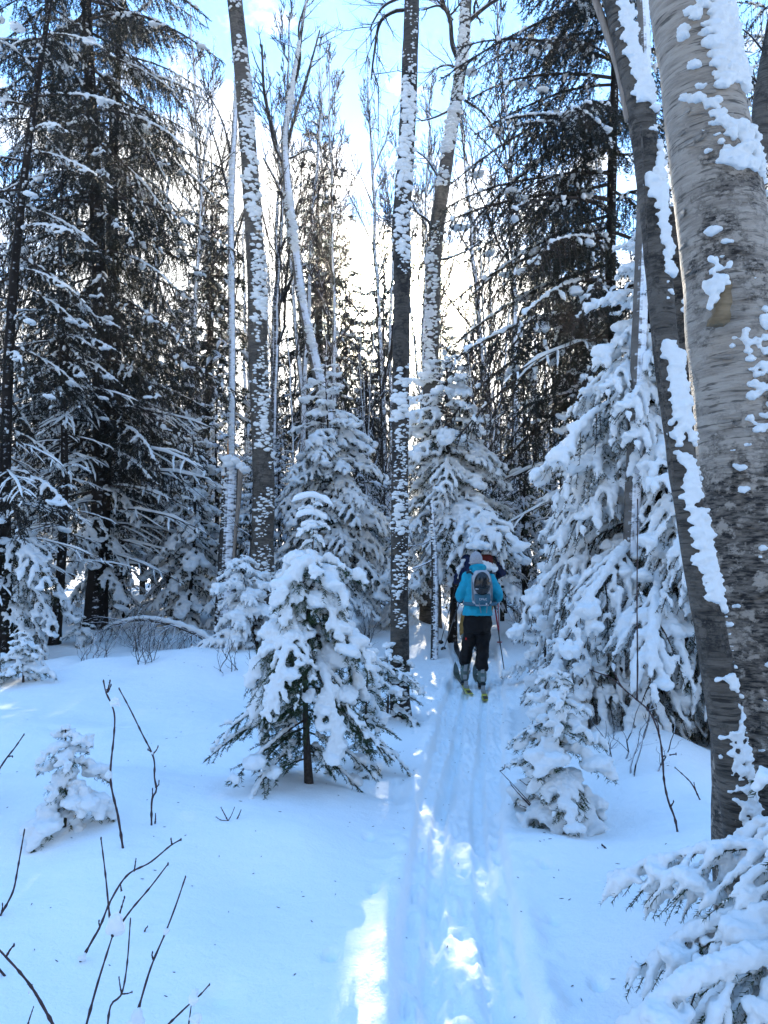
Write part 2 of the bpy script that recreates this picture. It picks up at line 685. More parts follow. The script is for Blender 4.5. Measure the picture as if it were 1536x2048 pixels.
def trail_x(y):
    a = np.interp(y, _TY, _TX)
    b = np.interp(np.asarray(y) + 0.7, _TY, _TX)
    c = np.interp(np.asarray(y) - 0.7, _TY, _TX)
    return (a + b + c) / 3


BUMPS = [  # x, y, height, rx, ry
    (-2.6, 10.6, 0.24, 1.7, 1.3), (-1.2, 11.4, 0.14, 0.9, 1.0), (-4.6, 10.4, 0.12, 1.4, 1.2),
    (-1.2, 3.4, 0.07, 1.0, 0.8), (-2.0, 5.2, 0.10, 1.1, 0.7), (-0.55, 5.5, 0.05, 0.7, 0.6),
    (2.1, 6.1, 0.24, 0.5, 0.55), (1.15, 4.5, 0.09, 0.45, 0.35), (2.1, 4.6, 0.10, 0.7, 0.6),
    (1.75, 3.3, 0.14, 0.6, 0.8), (1.25, 2.4, 0.05, 0.6, 0.5), (0.1, 8.6, 0.08, 0.5, 0.7),
    (2.6, 10.5, 0.22, 1.2, 2.2), (3.2, 7.5, 0.16, 1.2, 1.5), (2.3, 13.5, 0.25, 1.2, 1.6),
    (-0.6, 7.6, -0.05, 0.7, 0.8), (-5.6, 13.0, -0.10, 2.0, 1.6), (-2.4, 7.6, -0.06, 1.0, 0.8),
    (0.4, 14.5, 0.12, 0.9, 1.5), (-0.95, 6.6, 0.05, 0.5, 0.4),
    (-2.55, 7.4, -0.05, 0.16, 0.09), (-2.75, 7.0, -0.05, 0.15, 0.08), (-3.0, 7.15, -0.04, 0.10, 0.08),
    (-0.62, 3.02, -0.04, 0.07, 0.08), (0.63, 4.05, -0.012, 0.05, 0.06), (0.5, 4.2, -0.012, 0.05, 0.05),
    (0.42, 4.3, -0.012, 0.05, 0.06), (-0.03, 5.53, -0.06, 0.32, 0.22), (1.08, 4.72, -0.05, 0.25, 0.18),
]


def gh(x, y):
    x = np.asarray(x, float)
    y = np.asarray(y, float)
    x, y = np.broadcast_arrays(x, y)
    r = np.log1p(np.exp(np.clip((y - 10.3) / 0.6, -30, 30))) * 0.6
    h = 0.08 * np.minimum(r, 9.5) + 0.02 * np.maximum(r - 9.5, 0)
    h = np.where(y > 60, h + 0.02 * (y - 60), h)
    for bx, by, bh, rx, ry in BUMPS:
        h = h + bh * np.exp(-((x - bx) / rx) ** 2 - ((y - by) / ry) ** 2)
    tx = trail_x(y)
    d = x - tx
    off = sstep(0.35, 0.9, np.abs(d))
    h = h + 0.10 * (sstep(0.3, 2.6, np.abs(d)) - 0.5) * sstep(0, 3, y)
    h = h + off * (0.17 * noise2(x, y, 1.5, 1) + 0.085 * noise2(x, y, 0.65, 2) + 0.010 * noise2(x, y, 0.22, 3) + 0.0025 * noise2(x, y, 0.06, 31))
    h = h + off * 0.25 * noise2(x, y, 9.0, 4) * sstep(9, 20, np.hypot(x, y))
    # pits where clumps dropped from the trees
    h = h - off * 0.05 * np.clip(noise2(x, y, 0.10, 40) - 0.55, 0, 1) * sstep(0.0, 0.5, noise2(x, y, 1.1, 41))
    # the ski track: a pressed floor, two grooves, crumbly edges
    wob = 0.035 * noise2(x * 0 + 3.1, y, 0.7, 5) + 0.02 * noise2(x, y, 0.22, 6)
    half = 0.235 + wob + 0.02 * np.clip(y - 3, 0, 6)
    inn = 1 - sstep(half - 0.02, half + 0.015, np.abs(d))
    fade = 1 - sstep(24, 30, y)
    h = h - 0.075 * inn * fade
    h = h + 0.035 * np.exp(-((np.abs(d) - half - 0.06) / 0.05) ** 2) * (0.6 + 0.8 * noise2(x, y, 0.13, 7)) * fade
    rough = 0.012 * noise2(x, y, 0.13, 8) + 0.012 * noise2(x * 2.6, y * 0.5, 0.06, 9) + 0.010 * noise2(x, y, 0.04, 10)
    cl = noise2(x, y, 0.055, 13)
    rough = rough + 0.022 * np.clip(cl - 0.35, 0, 1) * sstep(-0.2, 0.5, noise2(x, y, 0.9, 14))
    h = h + inn * fade * rough * 1.9 * (1 + 0.7 * noise2(x, y, 0.8, 11))
    h = h + (1 - inn) * fade * np.exp(-((np.abs(d) - half) / 0.22) ** 2) * (0.014 * noise2(x, y, 0.07, 15) + 0.010 * np.clip(noise2(x, y, 0.05, 16) - 0.2, 0, 1))
    for s in (-0.13, 0.12):
        g = np.exp(-((d - s - 0.02 * noise2(x * 0, y, 0.9, 12)) / 0.045) ** 8)
        h = h - 0.055 * g * fade
    # the sharp-sided slot by the left of the track ahead of the saplings
    sl = np.exp(-((d + 0.10) / 0.05) ** 4) * sstep(5.2, 5.6, y) * (1 - sstep(7.6, 8.0, y))
    h = h - 0.05 * sl
    # pole baskets punched beside the track
    for k in range(14):
        py_ = 2.7 + k * 0.62
        for sg in (-1, 1):
            ox = float(trail_x(py_)) + sg * (0.47 + 0.06 * math.sin(k * 2.7 + sg))
            oy = py_ + (0.3 if sg > 0 else 0.0) + 0.08 * math.sin(k * 5.1)
            h = h - 0.05 * np.exp(-(((x - ox) / 0.028) ** 2 + ((y - oy) / 0.04) ** 2) ** 1.5)
    return h


def ground_pt(px, py):
    lo, hi = 0.6, 80.0
    ys = np.linspace(0.6, 60, 4000)
    P = at(np.full_like(ys, px), np.full_like(ys, py), ys)
    b = P[:, 2] - gh(P[:, 0], P[:, 1])
    i = int(np.argmax(b < 0))
    return P[i]


def build_ground():
    inner = np.concatenate([np.arange(-3.6, -0.75, 0.028), np.arange(-0.75, 1.75, 0.0125), np.arange(1.75, 3.9, 0.028)])
    out = [0.03]
    while sum(out) < 60:
        out.append(out[-1] * 1.09)
    out = np.cumsum(out)
    xs = np.concatenate([inner[0] - out[::-1], inner, inner[-1] + out])
    ya = np.linspace(-8, 1.4, 26)[:-1]
    yb = [1.4]
    while yb[-1] < 130:
        yb.append(yb[-1] + 0.012 + 0.0050 * (yb[-1] - 1.4) + max(0, yb[-1] - 14) * 0.02)
    ys = np.concatenate([ya, yb])
    X, Y = np.meshgrid(xs, ys)
    Z = gh(X, Y)
    V = np.stack([X, Y, Z], -1).reshape(-1, 3)
    nx, ny = len(xs), len(ys)
    i = np.arange(ny - 1)[:, None] * nx + np.arange(nx - 1)[None]
    q = np.stack([i, i + 1, i + nx + 1, i + nx], -1).reshape(-1, 4)
    mb = MB().add(V, q)
    o = part('snow_ground', mb.mesh('snow_ground', [M_SNOWG]))
    o['kind'] = 'structure'
    o['label'] = 'deep soft snow on the forest floor with a ski track pressed into it'
    return o


build_ground()


def litter():
    """Needles and bark crumbs dropped on the snow."""
    r = np.random.default_rng(55)
    n = 420
    x = np.where(r.random(n) < 0.5, r.normal(0, 1.2, n), r.uniform(-4, 3.5, n))
    y = r.uniform(2.0, 11, n)
    z = gh(x, y) + 0.002
    a = r.uniform(0, PI, n)
    L = r.uniform(0.004, 0.014, n)
    d = np.stack([np.cos(a), np.sin(a), 0 * a], -1) * L[:, None]
    C = np.stack([x, y, z], -1)
    P = np.stack([C - d, C, C + d], 1)
    o = part('bark_crumbs', MB().tubes(P, np.repeat(np.array([[0.0008, 0.0022, 0.0008]]), n, 0), 3, 0).mesh('bark_crumbs', [M_TWIG]))
    o['kind'] = 'stuff'
    o['label'] = 'tiny dark needles and bark crumbs scattered over the snow'


litter()


def air():
    mb = MB().box((0, 42, 10.5), (150, 104, 27))
    m, ns, ls = new_mat('cold_forest_air')
    out = mnode(ns, 'ShaderNodeOutputMaterial')
    v = mnode(ns, 'ShaderNodeVolumePrincipled')
    v.inputs['Color'].default_value = (0.97, 0.97, 0.97, 1)
    v.inputs['Density'].default_value = 0.0004
    v.inputs['Anisotropy'].default_value = 0.8
    ls.new(v.outputs[0], out.inputs['Volume'])
    o = part('haze', mb.mesh('haze', [m], smooth=False))
    o['kind'] = 'stuff'
    o['label'] = 'thin cold haze glowing round the low sun'


HAZE = True
if HAZE:
    air()

# ------------------------------------------------------------------ boughs
def twigs(seed, L, W, droop, lift, sp, fan=0.95, td=0.35, n=7, tert=True, hang=0.0, s0=0.1):
    """Centre lines of one bough: the axis (+X), its side twigs, and their shoots."""
    r = np.random.default_rng(seed)
    wob = r.normal(0, 0.025 * L, 5)

    def A(s):
        y = np.interp(s, np.linspace(0, 1, 5), np.cumsum(wob) * 0.6 - wob[0] * 0.6)
        return np.stack([L * s * (1 - 0.12 * droop * s), y, lift * L * s - droop * L * s ** 1.9], -1)

    tt = np.linspace(0, 1, n)
    P1 = A(tt)[None]
    ss = np.arange(s0, 0.985, sp / L)
    S = np.repeat(ss, 2) + r.uniform(-0.4, 0.4, len(ss) * 2) * sp / L
    S = np.clip(S, 0.04, 0.99)
    side = np.tile([1.0, -1.0], len(ss))
    ln = (W * (1 - S) ** 0.72 * np.minimum(1, 0.4 + S / 0.35) * r.uniform(0.6, 1.12, len(S)) + 0.10 * W)
    T = norm(A(np.minimum(S + 0.02, 1)) - A(S - 0.02))
    lat = np.cross(np.array([0, 0, 1.0]), T)
    lat = norm(lat) * side[:, None]
    ang = fan * r.uniform(0.8, 1.2, len(S))
    D = np.cos(ang)[:, None] * T + np.sin(ang)[:, None] * lat + np.array([0, 0, 1.0]) * r.normal(0, 0.12, len(S))[:, None]
    D = norm(D)
    down = np.array([0, 0, -1.0])

    def curve(B, D, T, ln, td, hg):
        t = tt[None, :, None]
        l = ln[:, None, None]
        return B[:, None] + D[:, None] * l * t + T[:, None] * l * 0.22 * t ** 2 + down * l * (td * t ** 2 + hg * t)

    P2 = curve(A(S), D, T, ln, td, hang)
    P3 = np.zeros((0, n, 3))
    if tert:
        B3, D3, T3, L3 = [], [], [], []
        for i in range(len(S)):
            if ln[i] < 2.2 * sp:
                continue
            us = np.arange(0.22, 0.95, sp * 1.05 / ln[i])
            for u in us:
                for sd in (1, -1):
                    k = u * (n - 1)
                    a = min(int(k), n - 2)
                    b = P2[i, a] * (1 - (k - a)) + P2[i, a + 1] * (k - a)
                    t2 = norm(P2[i, a + 1] - P2[i, a])
                    la = norm(np.cross(np.array([0, 0, 1.0]), t2)) * sd
                    an = fan * r.uniform(0.7, 1.1)
                    B3.append(b)
                    D3.append(math.cos(an) * t2 + math.sin(an) * la + np.array([0, 0, r.normal(0, 0.15)]))
                    T3.append(t2)
                    L3.append(0.42 * ln[i] * (1 - u) * r.uniform(0.6, 1.15) + 0.35 * sp)
        if B3:
            P3 = curve(np.array(B3), norm(np.array(D3)), np.array(T3), np.array(L3), td, hang * 1.5)
    return P1, P2, P3


def lens(P):
    return np.linalg.norm(np.diff(P, axis=1), axis=2).sum(1)


def needles(mb, P, spacing, nl, nw, seed, m=1, flat=0.5, u0=0.04):
    """Single pointed leaves set along both sides of every line."""
    if len(P) == 0:
        return
    r = np.random.default_rng(seed)
    n = P.shape[1]
    cnt = np.maximum(3, (lens(P) / spacing).astype(int))
    w = np.repeat(np.arange(len(P)), cnt)
    N = len(w)
    u = r.uniform(u0, 1.0, N) * (n - 1)
    a = np.minimum(u.astype(int), n - 2)
    f = (u - a)[:, None]
    p0, p1 = P[w, a], P[w, a + 1]
    B = p0 * (1 - f) + p1 * f
    T = norm(p1 - p0)
    lat = norm(np.cross(np.array([0, 0, 1.0]), T) + 1e-6)
    up = np.cross(T, lat)
    ph = np.where(r.random(N) < 0.5, 0, PI) + r.normal(0, flat, N)
    side = np.cos(ph)[:, None] * lat + np.sin(ph)[:, None] * up
    D = norm(0.75 * T + side)
    L = nl * r.uniform(0.7, 1.15, N)[:, None]
    q = norm(np.cross(D, r.normal(0, 1, (N, 3)))) * nw * 0.5
    V = np.stack([B - q, B + q, B + D * L], 1).reshape(-1, 3)
    mb.add(V, np.arange(N * 3).reshape(-1, 3), m)


def snow_tubes(mb, P, r0, prob, seed, k=7, m=9, lump=0.25, span=(0.75, 1.0), lenexp=0.0, flat=0.8, inner=False):
    if len(P) == 0:
        return
    r = np.random.default_rng(seed)
    keep = r.random(len(P)) < prob
    P = P[keep]
    if len(P) == 0:
        return
    Q = resample(P, 33)
    c = r.uniform(*span, len(P))
    st = r.uniform(0, 1, len(P)) * (1 - c) * (0.0 if inner else 1.0)
    u = (st[:, None] + c[:, None] * np.linspace(0, 1, m)[None]) * 32
    a = np.minimum(u.astype(int), 31)
    f = (u - a)[..., None]
    ar = np.arange(len(P))[:, None]
    C = Q[ar, a] * (1 - f) + Q[ar, a + 1] * f
    x = np.linspace(-1, 1, m)
    prof = np.sqrt(np.clip(1 - np.abs(x) ** 5, 0, 1)) * 0.97 + 0.03
    prof[1] *= 0.9
    prof[-2] *= 0.85
    ln = lens(P)
    rr = r0 * (ln / max(ln.mean(), 1e-6)) ** lenexp if lenexp else np.full(len(P), r0)
    R = rr[:, None] * prof[None] * (1 + lump * r.normal(0, 1, (len(P), m))).clip(0.45, 1.8)
    C = C + np.array([0, 0, 1.0]) * (R * 0.8)[..., None] + r.normal(0, 0.15, C.shape) * R[..., None]
    mb.tubes(C, R, k, 0, squash=flat)


def make_bough(kind, L, seed, load=1.0):
    """-> (needle mesh, snow mesh) of one bough of length L."""
    K = KINDS[kind]
    W = K['W'] * L
    P1, P2, P3 = twigs(seed, L, W, K['droop'], K['lift'], K['sp'] * (0.75 + 0.35 * min(L / K['Lref'], 1.3)), K['fan'], K['td'], tert=K['tert'], hang=K['hang'])
    mb = MB()
    ra = K['rax'] * (L / K['Lref']) ** 0.8
    mb.tubes(P1, np.linspace(ra, ra * 0.25, P1.shape[1])[None], 5, 0)
    mb.tubes(P2, np.repeat(np.linspace(ra * 0.35, ra * 0.12, P2.shape[1])[None], len(P2), 0), 3, 0)
    needles(mb, P1, K['ns'], K['nl'], K['nw'], seed + 1, 1, K['flat'], 0.25)
    needles(mb, P2, K['ns'], K['nl'], K['nw'], seed + 2, 1, K['flat'])
    needles(mb, P3, K['ns'], K['nl'], K['nw'], seed + 3, 1, K['flat'])
    sb = MB()
    g = np.random.default_rng(seed + 9)
    snow_tubes(sb, P1, K['r1'] * (L / K['Lref']) ** 0.6, min(1, load * 1.3), seed + 4, lump=0.2, span=(0.7, 0.95), k=K.get('sk', 7), m=K.get('smm', 9))
    snow_tubes(sb, P2, K['r2'], load * K['p2'], seed + 5, lump=K['lump'], span=K.get('span2', (0.7, 1.0)), inner='span2' in K, k=K.get('sk', 7), m=K.get('smm', 9))
    snow_tubes(sb, P3, K['r3'], load * K['p3'], seed + 6, m=min(7, K.get('smm', 9)), k=min(6, K.get('sk', 7)), lump=K['lump'], span=(0.7, 1.0))
    if K['pads']:
        npad = int(K['pads'] * load * (L / K['Lref']) ** 1.3 * g.uniform(0.8, 1.2))
        pool = np.concatenate([P2[:, 2:6].reshape(-1, 3), P1[0, 2:6]])
        C = pool[g.integers(0, len(pool), npad)]
        s = K['padr'] * g.uniform(0.55, 1.2, (npad, 1)) * np.array([1.15, 1.0, K.get('padz', 0.6)])
        sb.blobs(C + np.array([0, 0, 1]) * s[:, 2:] * 0.7, s, None, K.get('plvl', 2), 0.25)
    if K['voxel']:
        sb = remesh(sb, K['voxel'], 2, amp=K['voxel'] * 0.9, fs=0.5 / K['voxel'], seed=seed)
    return mb, sb


def bough_meshes(kind, L, seed, load=1.0):
    mb, sb = make_bough(kind, L, seed, load)
    return mb.mesh('bough_' + kind, [M_TWIG, KINDS[kind]['mat']], smooth=False), sb.mesh('snow_' + kind, [KINDS[kind]['snow']])


KINDS = {
    # near balsam fir: flat sprays under thick pillows of snow
    'F': dict(Lref=0.85, W=0.42, droop=0.75, lift=0.22, sp=0.06, fan=0.95, td=0.55, hang=0.12, tert=True, rax=0.009, ns=0.0032, nl=0.026, nw=0.0042,
              flat=0.45, r1=0.034, r2=0.025, r3=0.015, p2=0.8, p3=0.2, span2=(0.5, 0.85), lump=0.3, pads=8, padr=0.07, padz=0.5, voxel=0.0105, mat=M_FIR, snow=M_SNOW),
    # the same fir nearly free of snow, low on the stem
    'G': dict(Lref=0.85, W=0.34, droop=0.30, lift=0.0, sp=0.065, fan=0.9, td=0.2, hang=0.05, tert=True, rax=0.009, ns=0.003, nl=0.025, nw=0.0045,
              flat=0.45, r1=0.02, r2=0.016, r3=0.012, p2=0.3, p3=0.08, lump=0.3, pads=3, padr=0.05, voxel=0.0105, mat=M_FIR, snow=M_SNOW),
    # big snow-laden spruce on the right
    'S': dict(Lref=1.6, W=0.36, droop=0.60, lift=0.08, sp=0.105, fan=0.85, td=0.6, hang=0.38, tert=True, rax=0.02, ns=0.0075, nl=0.028, nw=0.0062,
              flat=0.9, r1=0.042, r2=0.029, r3=0.018, p2=0.8, p3=0.45, lump=0.3, pads=10, padr=0.09, voxel=0.0135, mat=M_SPRUCE, snow=M_SNOW),
    # snowy spruces of the middle distance
    'M': dict(Lref=1.4, W=0.40, droop=0.55, lift=0.12, sp=0.13, fan=0.9, td=0.5, hang=0.2, tert=True, rax=0.018, ns=0.012, nl=0.04, nw=0.013,
              flat=0.9, r1=0.045, r2=0.036, r3=0.025, p2=0.85, p3=0.5, lump=0.3, pads=9, padr=0.10, padz=0.4, voxel=0.021, mat=M_SPRUCE, snow=M_SNOW),
    # tall dark spruces: hanging sprays, little snow
    'D': dict(Lref=2.4, W=0.24, droop=0.34, lift=0.10, sp=0.14, fan=0.85, td=0.5, hang=0.6, tert=True, rax=0.026, ns=0.012, nl=0.05, nw=0.013,
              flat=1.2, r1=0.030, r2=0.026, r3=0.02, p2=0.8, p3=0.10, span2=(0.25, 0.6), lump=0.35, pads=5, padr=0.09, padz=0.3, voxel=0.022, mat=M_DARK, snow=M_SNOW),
    # dead and thin lower limbs of the dark spruces
    'C': dict(Lref=0.85, W=0.36, droop=0.62, lift=0.18, sp=0.085, fan=0.75, td=0.9, hang=0.55, tert=True, rax=0.009, ns=0.003, nl=0.022, nw=0.0034,
              flat=0.5, r1=0.030, r2=0.019, r3=0.0135, p2=0.85, p3=0.6, lump=0.3, pads=4, padr=0.055, voxel=0.0085, mat=M_FIR, snow=M_SNOW),
    'B': dict(Lref=2.0, W=0.30, droop=0.22, lift=0.10, sp=0.25, fan=0.8, td=0.25, hang=0.1, tert=True, rax=0.02, ns=0.16, nl=0.05, nw=0.011,
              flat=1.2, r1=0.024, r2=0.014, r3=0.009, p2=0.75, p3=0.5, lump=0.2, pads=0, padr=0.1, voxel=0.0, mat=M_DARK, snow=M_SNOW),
}
PROTO = {}


def proto(kind, L, var, load=1.0):
    key = (kind, L, var, load)
    if key not in PROTO:
        PROTO[key] = (bough_meshes(kind, L, 1000 + hash((ord(kind), int(L * 100), var)) % 5000, load), L)
    return PROTO[key]


def bough_at(parent, pr, az, elev, roll, loc, length):
    (nm, sm), L = pr
    s = length / L
    M = Matrix.Translation(loc) @ Matrix.Rotation(az, 4, 'Z') @ Matrix.Rotation(-elev, 4, 'Y') @ Matrix.Rotation(roll, 4, 'X') @ Matrix.Diagonal((s, s, s, 1))
    b = part('bough', nm, parent, M)
    if len(sm.vertices):
        part('snow', sm, b)
    return b


def trunk_tube(mb, P, R, k=14, m=0, amp=0.06, fs=6.0, seed=0):
    """Stem with an uneven skin."""
    n = len(P)
    tmp = MB().tubes(P, R, k, 0)
    V = tmp.V[0].reshape(n, k, 3)
    off = V - P[:, None]
    d = noise3(V * fs, seed) * amp + noise3(V * fs * np.array([1.0, 1.0, 2.2]) * 2.6, seed + 3) * amp * 0.5
    V = P[:, None] + off * (1 + d[..., None])
    mb.add(V.reshape(-1, 3), tmp.F[0], m)
    return mb


def pick(opts, L):
    return min(opts, key=lambda l: abs(math.log(l / L)))


def conifer(name, label, cat, x, y, H, r0, bark, layers, group=None, seed=0, lean=(0, 0), tipcut=True):
    """A tree whose every bough is a part. layers: dicts z0,z1,n,l0,l1,e0,e1,kind,lens,vars,load,(az,azs)."""
    z = float(gh(x, y))
    root = empty(name, (x, y, z), label, cat, group)
    r = np.random.default_rng(seed)
    n = max(10, int(H / 0.25))
    t = np.linspace(-0.3 / H, 1, n)
    bend = 0.012 * H
    P = np.stack([lean[0] * t * H + bend * np.sin(t * 5 + seed), lean[1] * t * H + bend * np.sin(t * 4 + 1 + seed), t * H], -1)
    R = np.maximum(r0 * (1 - np.clip(t, 0, 1)) ** 0.85 * (1 + 0.35 * np.exp(-np.clip(t, 0, 1) * H / 0.25)), 0.004)
    part('trunk', trunk_tube(MB(), P, R, 12, 0, 0.08, 5 / max(r0 * 8, 0.3), seed).mesh('trunk', [bark]), root)
    for ly in layers:
        for i in range(ly['n']):
            f = (i + r.uniform(0.1, 0.9)) / ly['n']
            zz = ly['z0'] + (ly['z1'] - ly['z0']) * f
            L = (ly['l0'] + (ly['l1'] - ly['l0']) * f ** ly.get('pw', 1.0)) * (1.0 if 'fix' in ly else r.uniform(0.8, 1.18))
            el = math.radians(ly['e0'] + (ly['e1'] - ly['e0']) * f + r.normal(0, 6))
            if 'az' in ly:
                az = math.radians(ly['az'] + r.uniform(-1, 1) * ly['azs'])
            else:
                az = i * 2.399963 + r.normal(0, 0.3) + seed
            k = ly['kind']
            l0 = pick(ly['lens'], L)
            pr = proto(k, l0, int(r.integers(ly['vars'])), ly.get('load', 1.0))
            c = [np.interp(zz, P[:, 2], P[:, 0]), np.interp(zz, P[:, 2], P[:, 1]), zz]
            bough_at(root, pr, az, el, r.normal(0, 0.15), c, L)
    return root


# ------------------------------------------------------------------ stems fitted to the picture at their own distance
def stem_line(px, Y, n, top_extra=0.0, ground=True):
    """px rows: pixel x, pixel y, pixel width (bottom to top) -> points, radii."""
    px = np.asarray(px, float)
    Ys = np.broadcast_to(np.asarray(Y, float), (len(px),))
    P = np.stack([at(a, b, yy) for (a, b, _), yy in zip(px, Ys)])
    R = px[:, 2] * 0.5 * depth(P) / F
    Q = np.concatenate([P, R[:, None]], 1)
    if ground:
        z = float(gh(P[0, 0], P[0, 1]))
        d = norm(P[0] - P[1])
        k = max(0.25, P[0, 2] - z + 0.25) / max(-d[2], 0.3)
        Q = np.concatenate([[np.append(P[0] + d * k, R[0] * 1.15)], Q])
    if top_extra:
        d = norm(P[-1] - P[-2])
        Q = np.concatenate([Q, [np.append(P[-1] + d * top_extra * 0.5, R[-1] * 0.75)], [np.append(P[-1] + d * top_extra, R[-1] * 0.3)]])
    S = spline(Q, n)
    return S[:, :3], S[:, 3]


def plaster(P, R, az, spread, dens, size, seed, thr=-9.0, cs=2.0, zr=None, flat=0.5, lvl=1, amp=0.35, az_drift=0.0, cs2=-0.25):
    """Clumps of blown snow stuck to a stem, thickest round the windward azimuth az (radians, from +X)."""
    r = np.random.default_rng(seed)
    d = np.append(0, np.cumsum(np.linalg.norm(np.diff(P, axis=0), axis=1)))
    N = int(d[-1] * dens)
    s = r.uniform(0, d[-1], N)
    a = az + r.normal(0, spread, N) + az_drift * np.sin(s * 1.3)
    C = np.stack([np.interp(s, d, P[:, c]) for c in range(3)], -1)
    rad = np.interp(s, d, R)
    nrm = np.stack([np.cos(a), np.sin(a), np.zeros(N)], -1)
    S = C + nrm * rad[:, None]
    ok = noise3(S * cs, seed) > thr
    ok &= noise3(S * 0.9 + 11.3, seed + 1) > cs2
    if zr is not None:
        ok &= (S[:, 2] > zr[0]) & (S[:, 2] < zr[1])
    S, nrm, N = S[ok], nrm[ok], int(ok.sum())
    up = np.array([0, 0, 1.0])
    lat = np.cross(up, nrm)
    big = 0.55 + 0.9 * np.clip(noise3(S * 1.6 + 3.7, seed + 2) * 0.8 + 0.5, 0, 1.2)
    sz = size * r.uniform(0.5, 1.4, (N, 1)) * big[:, None] * np.array([[1.0, 0.5, flat]])
    Rm = np.stack([lat, np.broadcast_to(up, lat.shape), nrm], 1)
    mb = MB()
    mb.blobs(S + nrm * sz[:, 2:] * 0.2, sz, Rm, lvl, amp, 0, seed)
    return mb


def side_limbs(mb, P0, D, L, seed, r0, n=7, up=0.25, k=4, m=0, sub=0, wob=0.12, subl=0.5):
    """Curved bare limbs with optional side twigs."""
    r = np.random.default_rng(seed)
    t = np.linspace(0, 1, n)[:, None]
    for p, d, l, rr in zip(P0, D, L, r0):
        d = norm(np.asarray(d, float))
        w = np.cumsum(r.normal(0, wob * l / n, (n, 3)), 0)
        w[0] = 0
        C = p + d * l * t + np.array([0, 0, 1.0]) * up * l * t ** 2 + w
        mb.tubes(C, np.linspace(rr, rr * 0.3, n), k, m)
        for j in range(sub):
            f = r.uniform(0.2, 0.95)
            i = min(int(f * (n - 1)), n - 2)
            tt = norm(C[i + 1] - C[i])
            sd = norm(np.cross(tt, r.normal(0, 1, 3)))
            dd = norm(tt * 0.8 + sd * 0.75)
            side_limbs(mb, [C[i]], [dd], [l * subl * (1 - 0.5 * f) * r.uniform(0.6, 1.2)], int(r.integers(1e6)), [rr * 0.4], 5, up, 3, m,
                       sub // 3 if sub > 3 else 0, wob, subl)

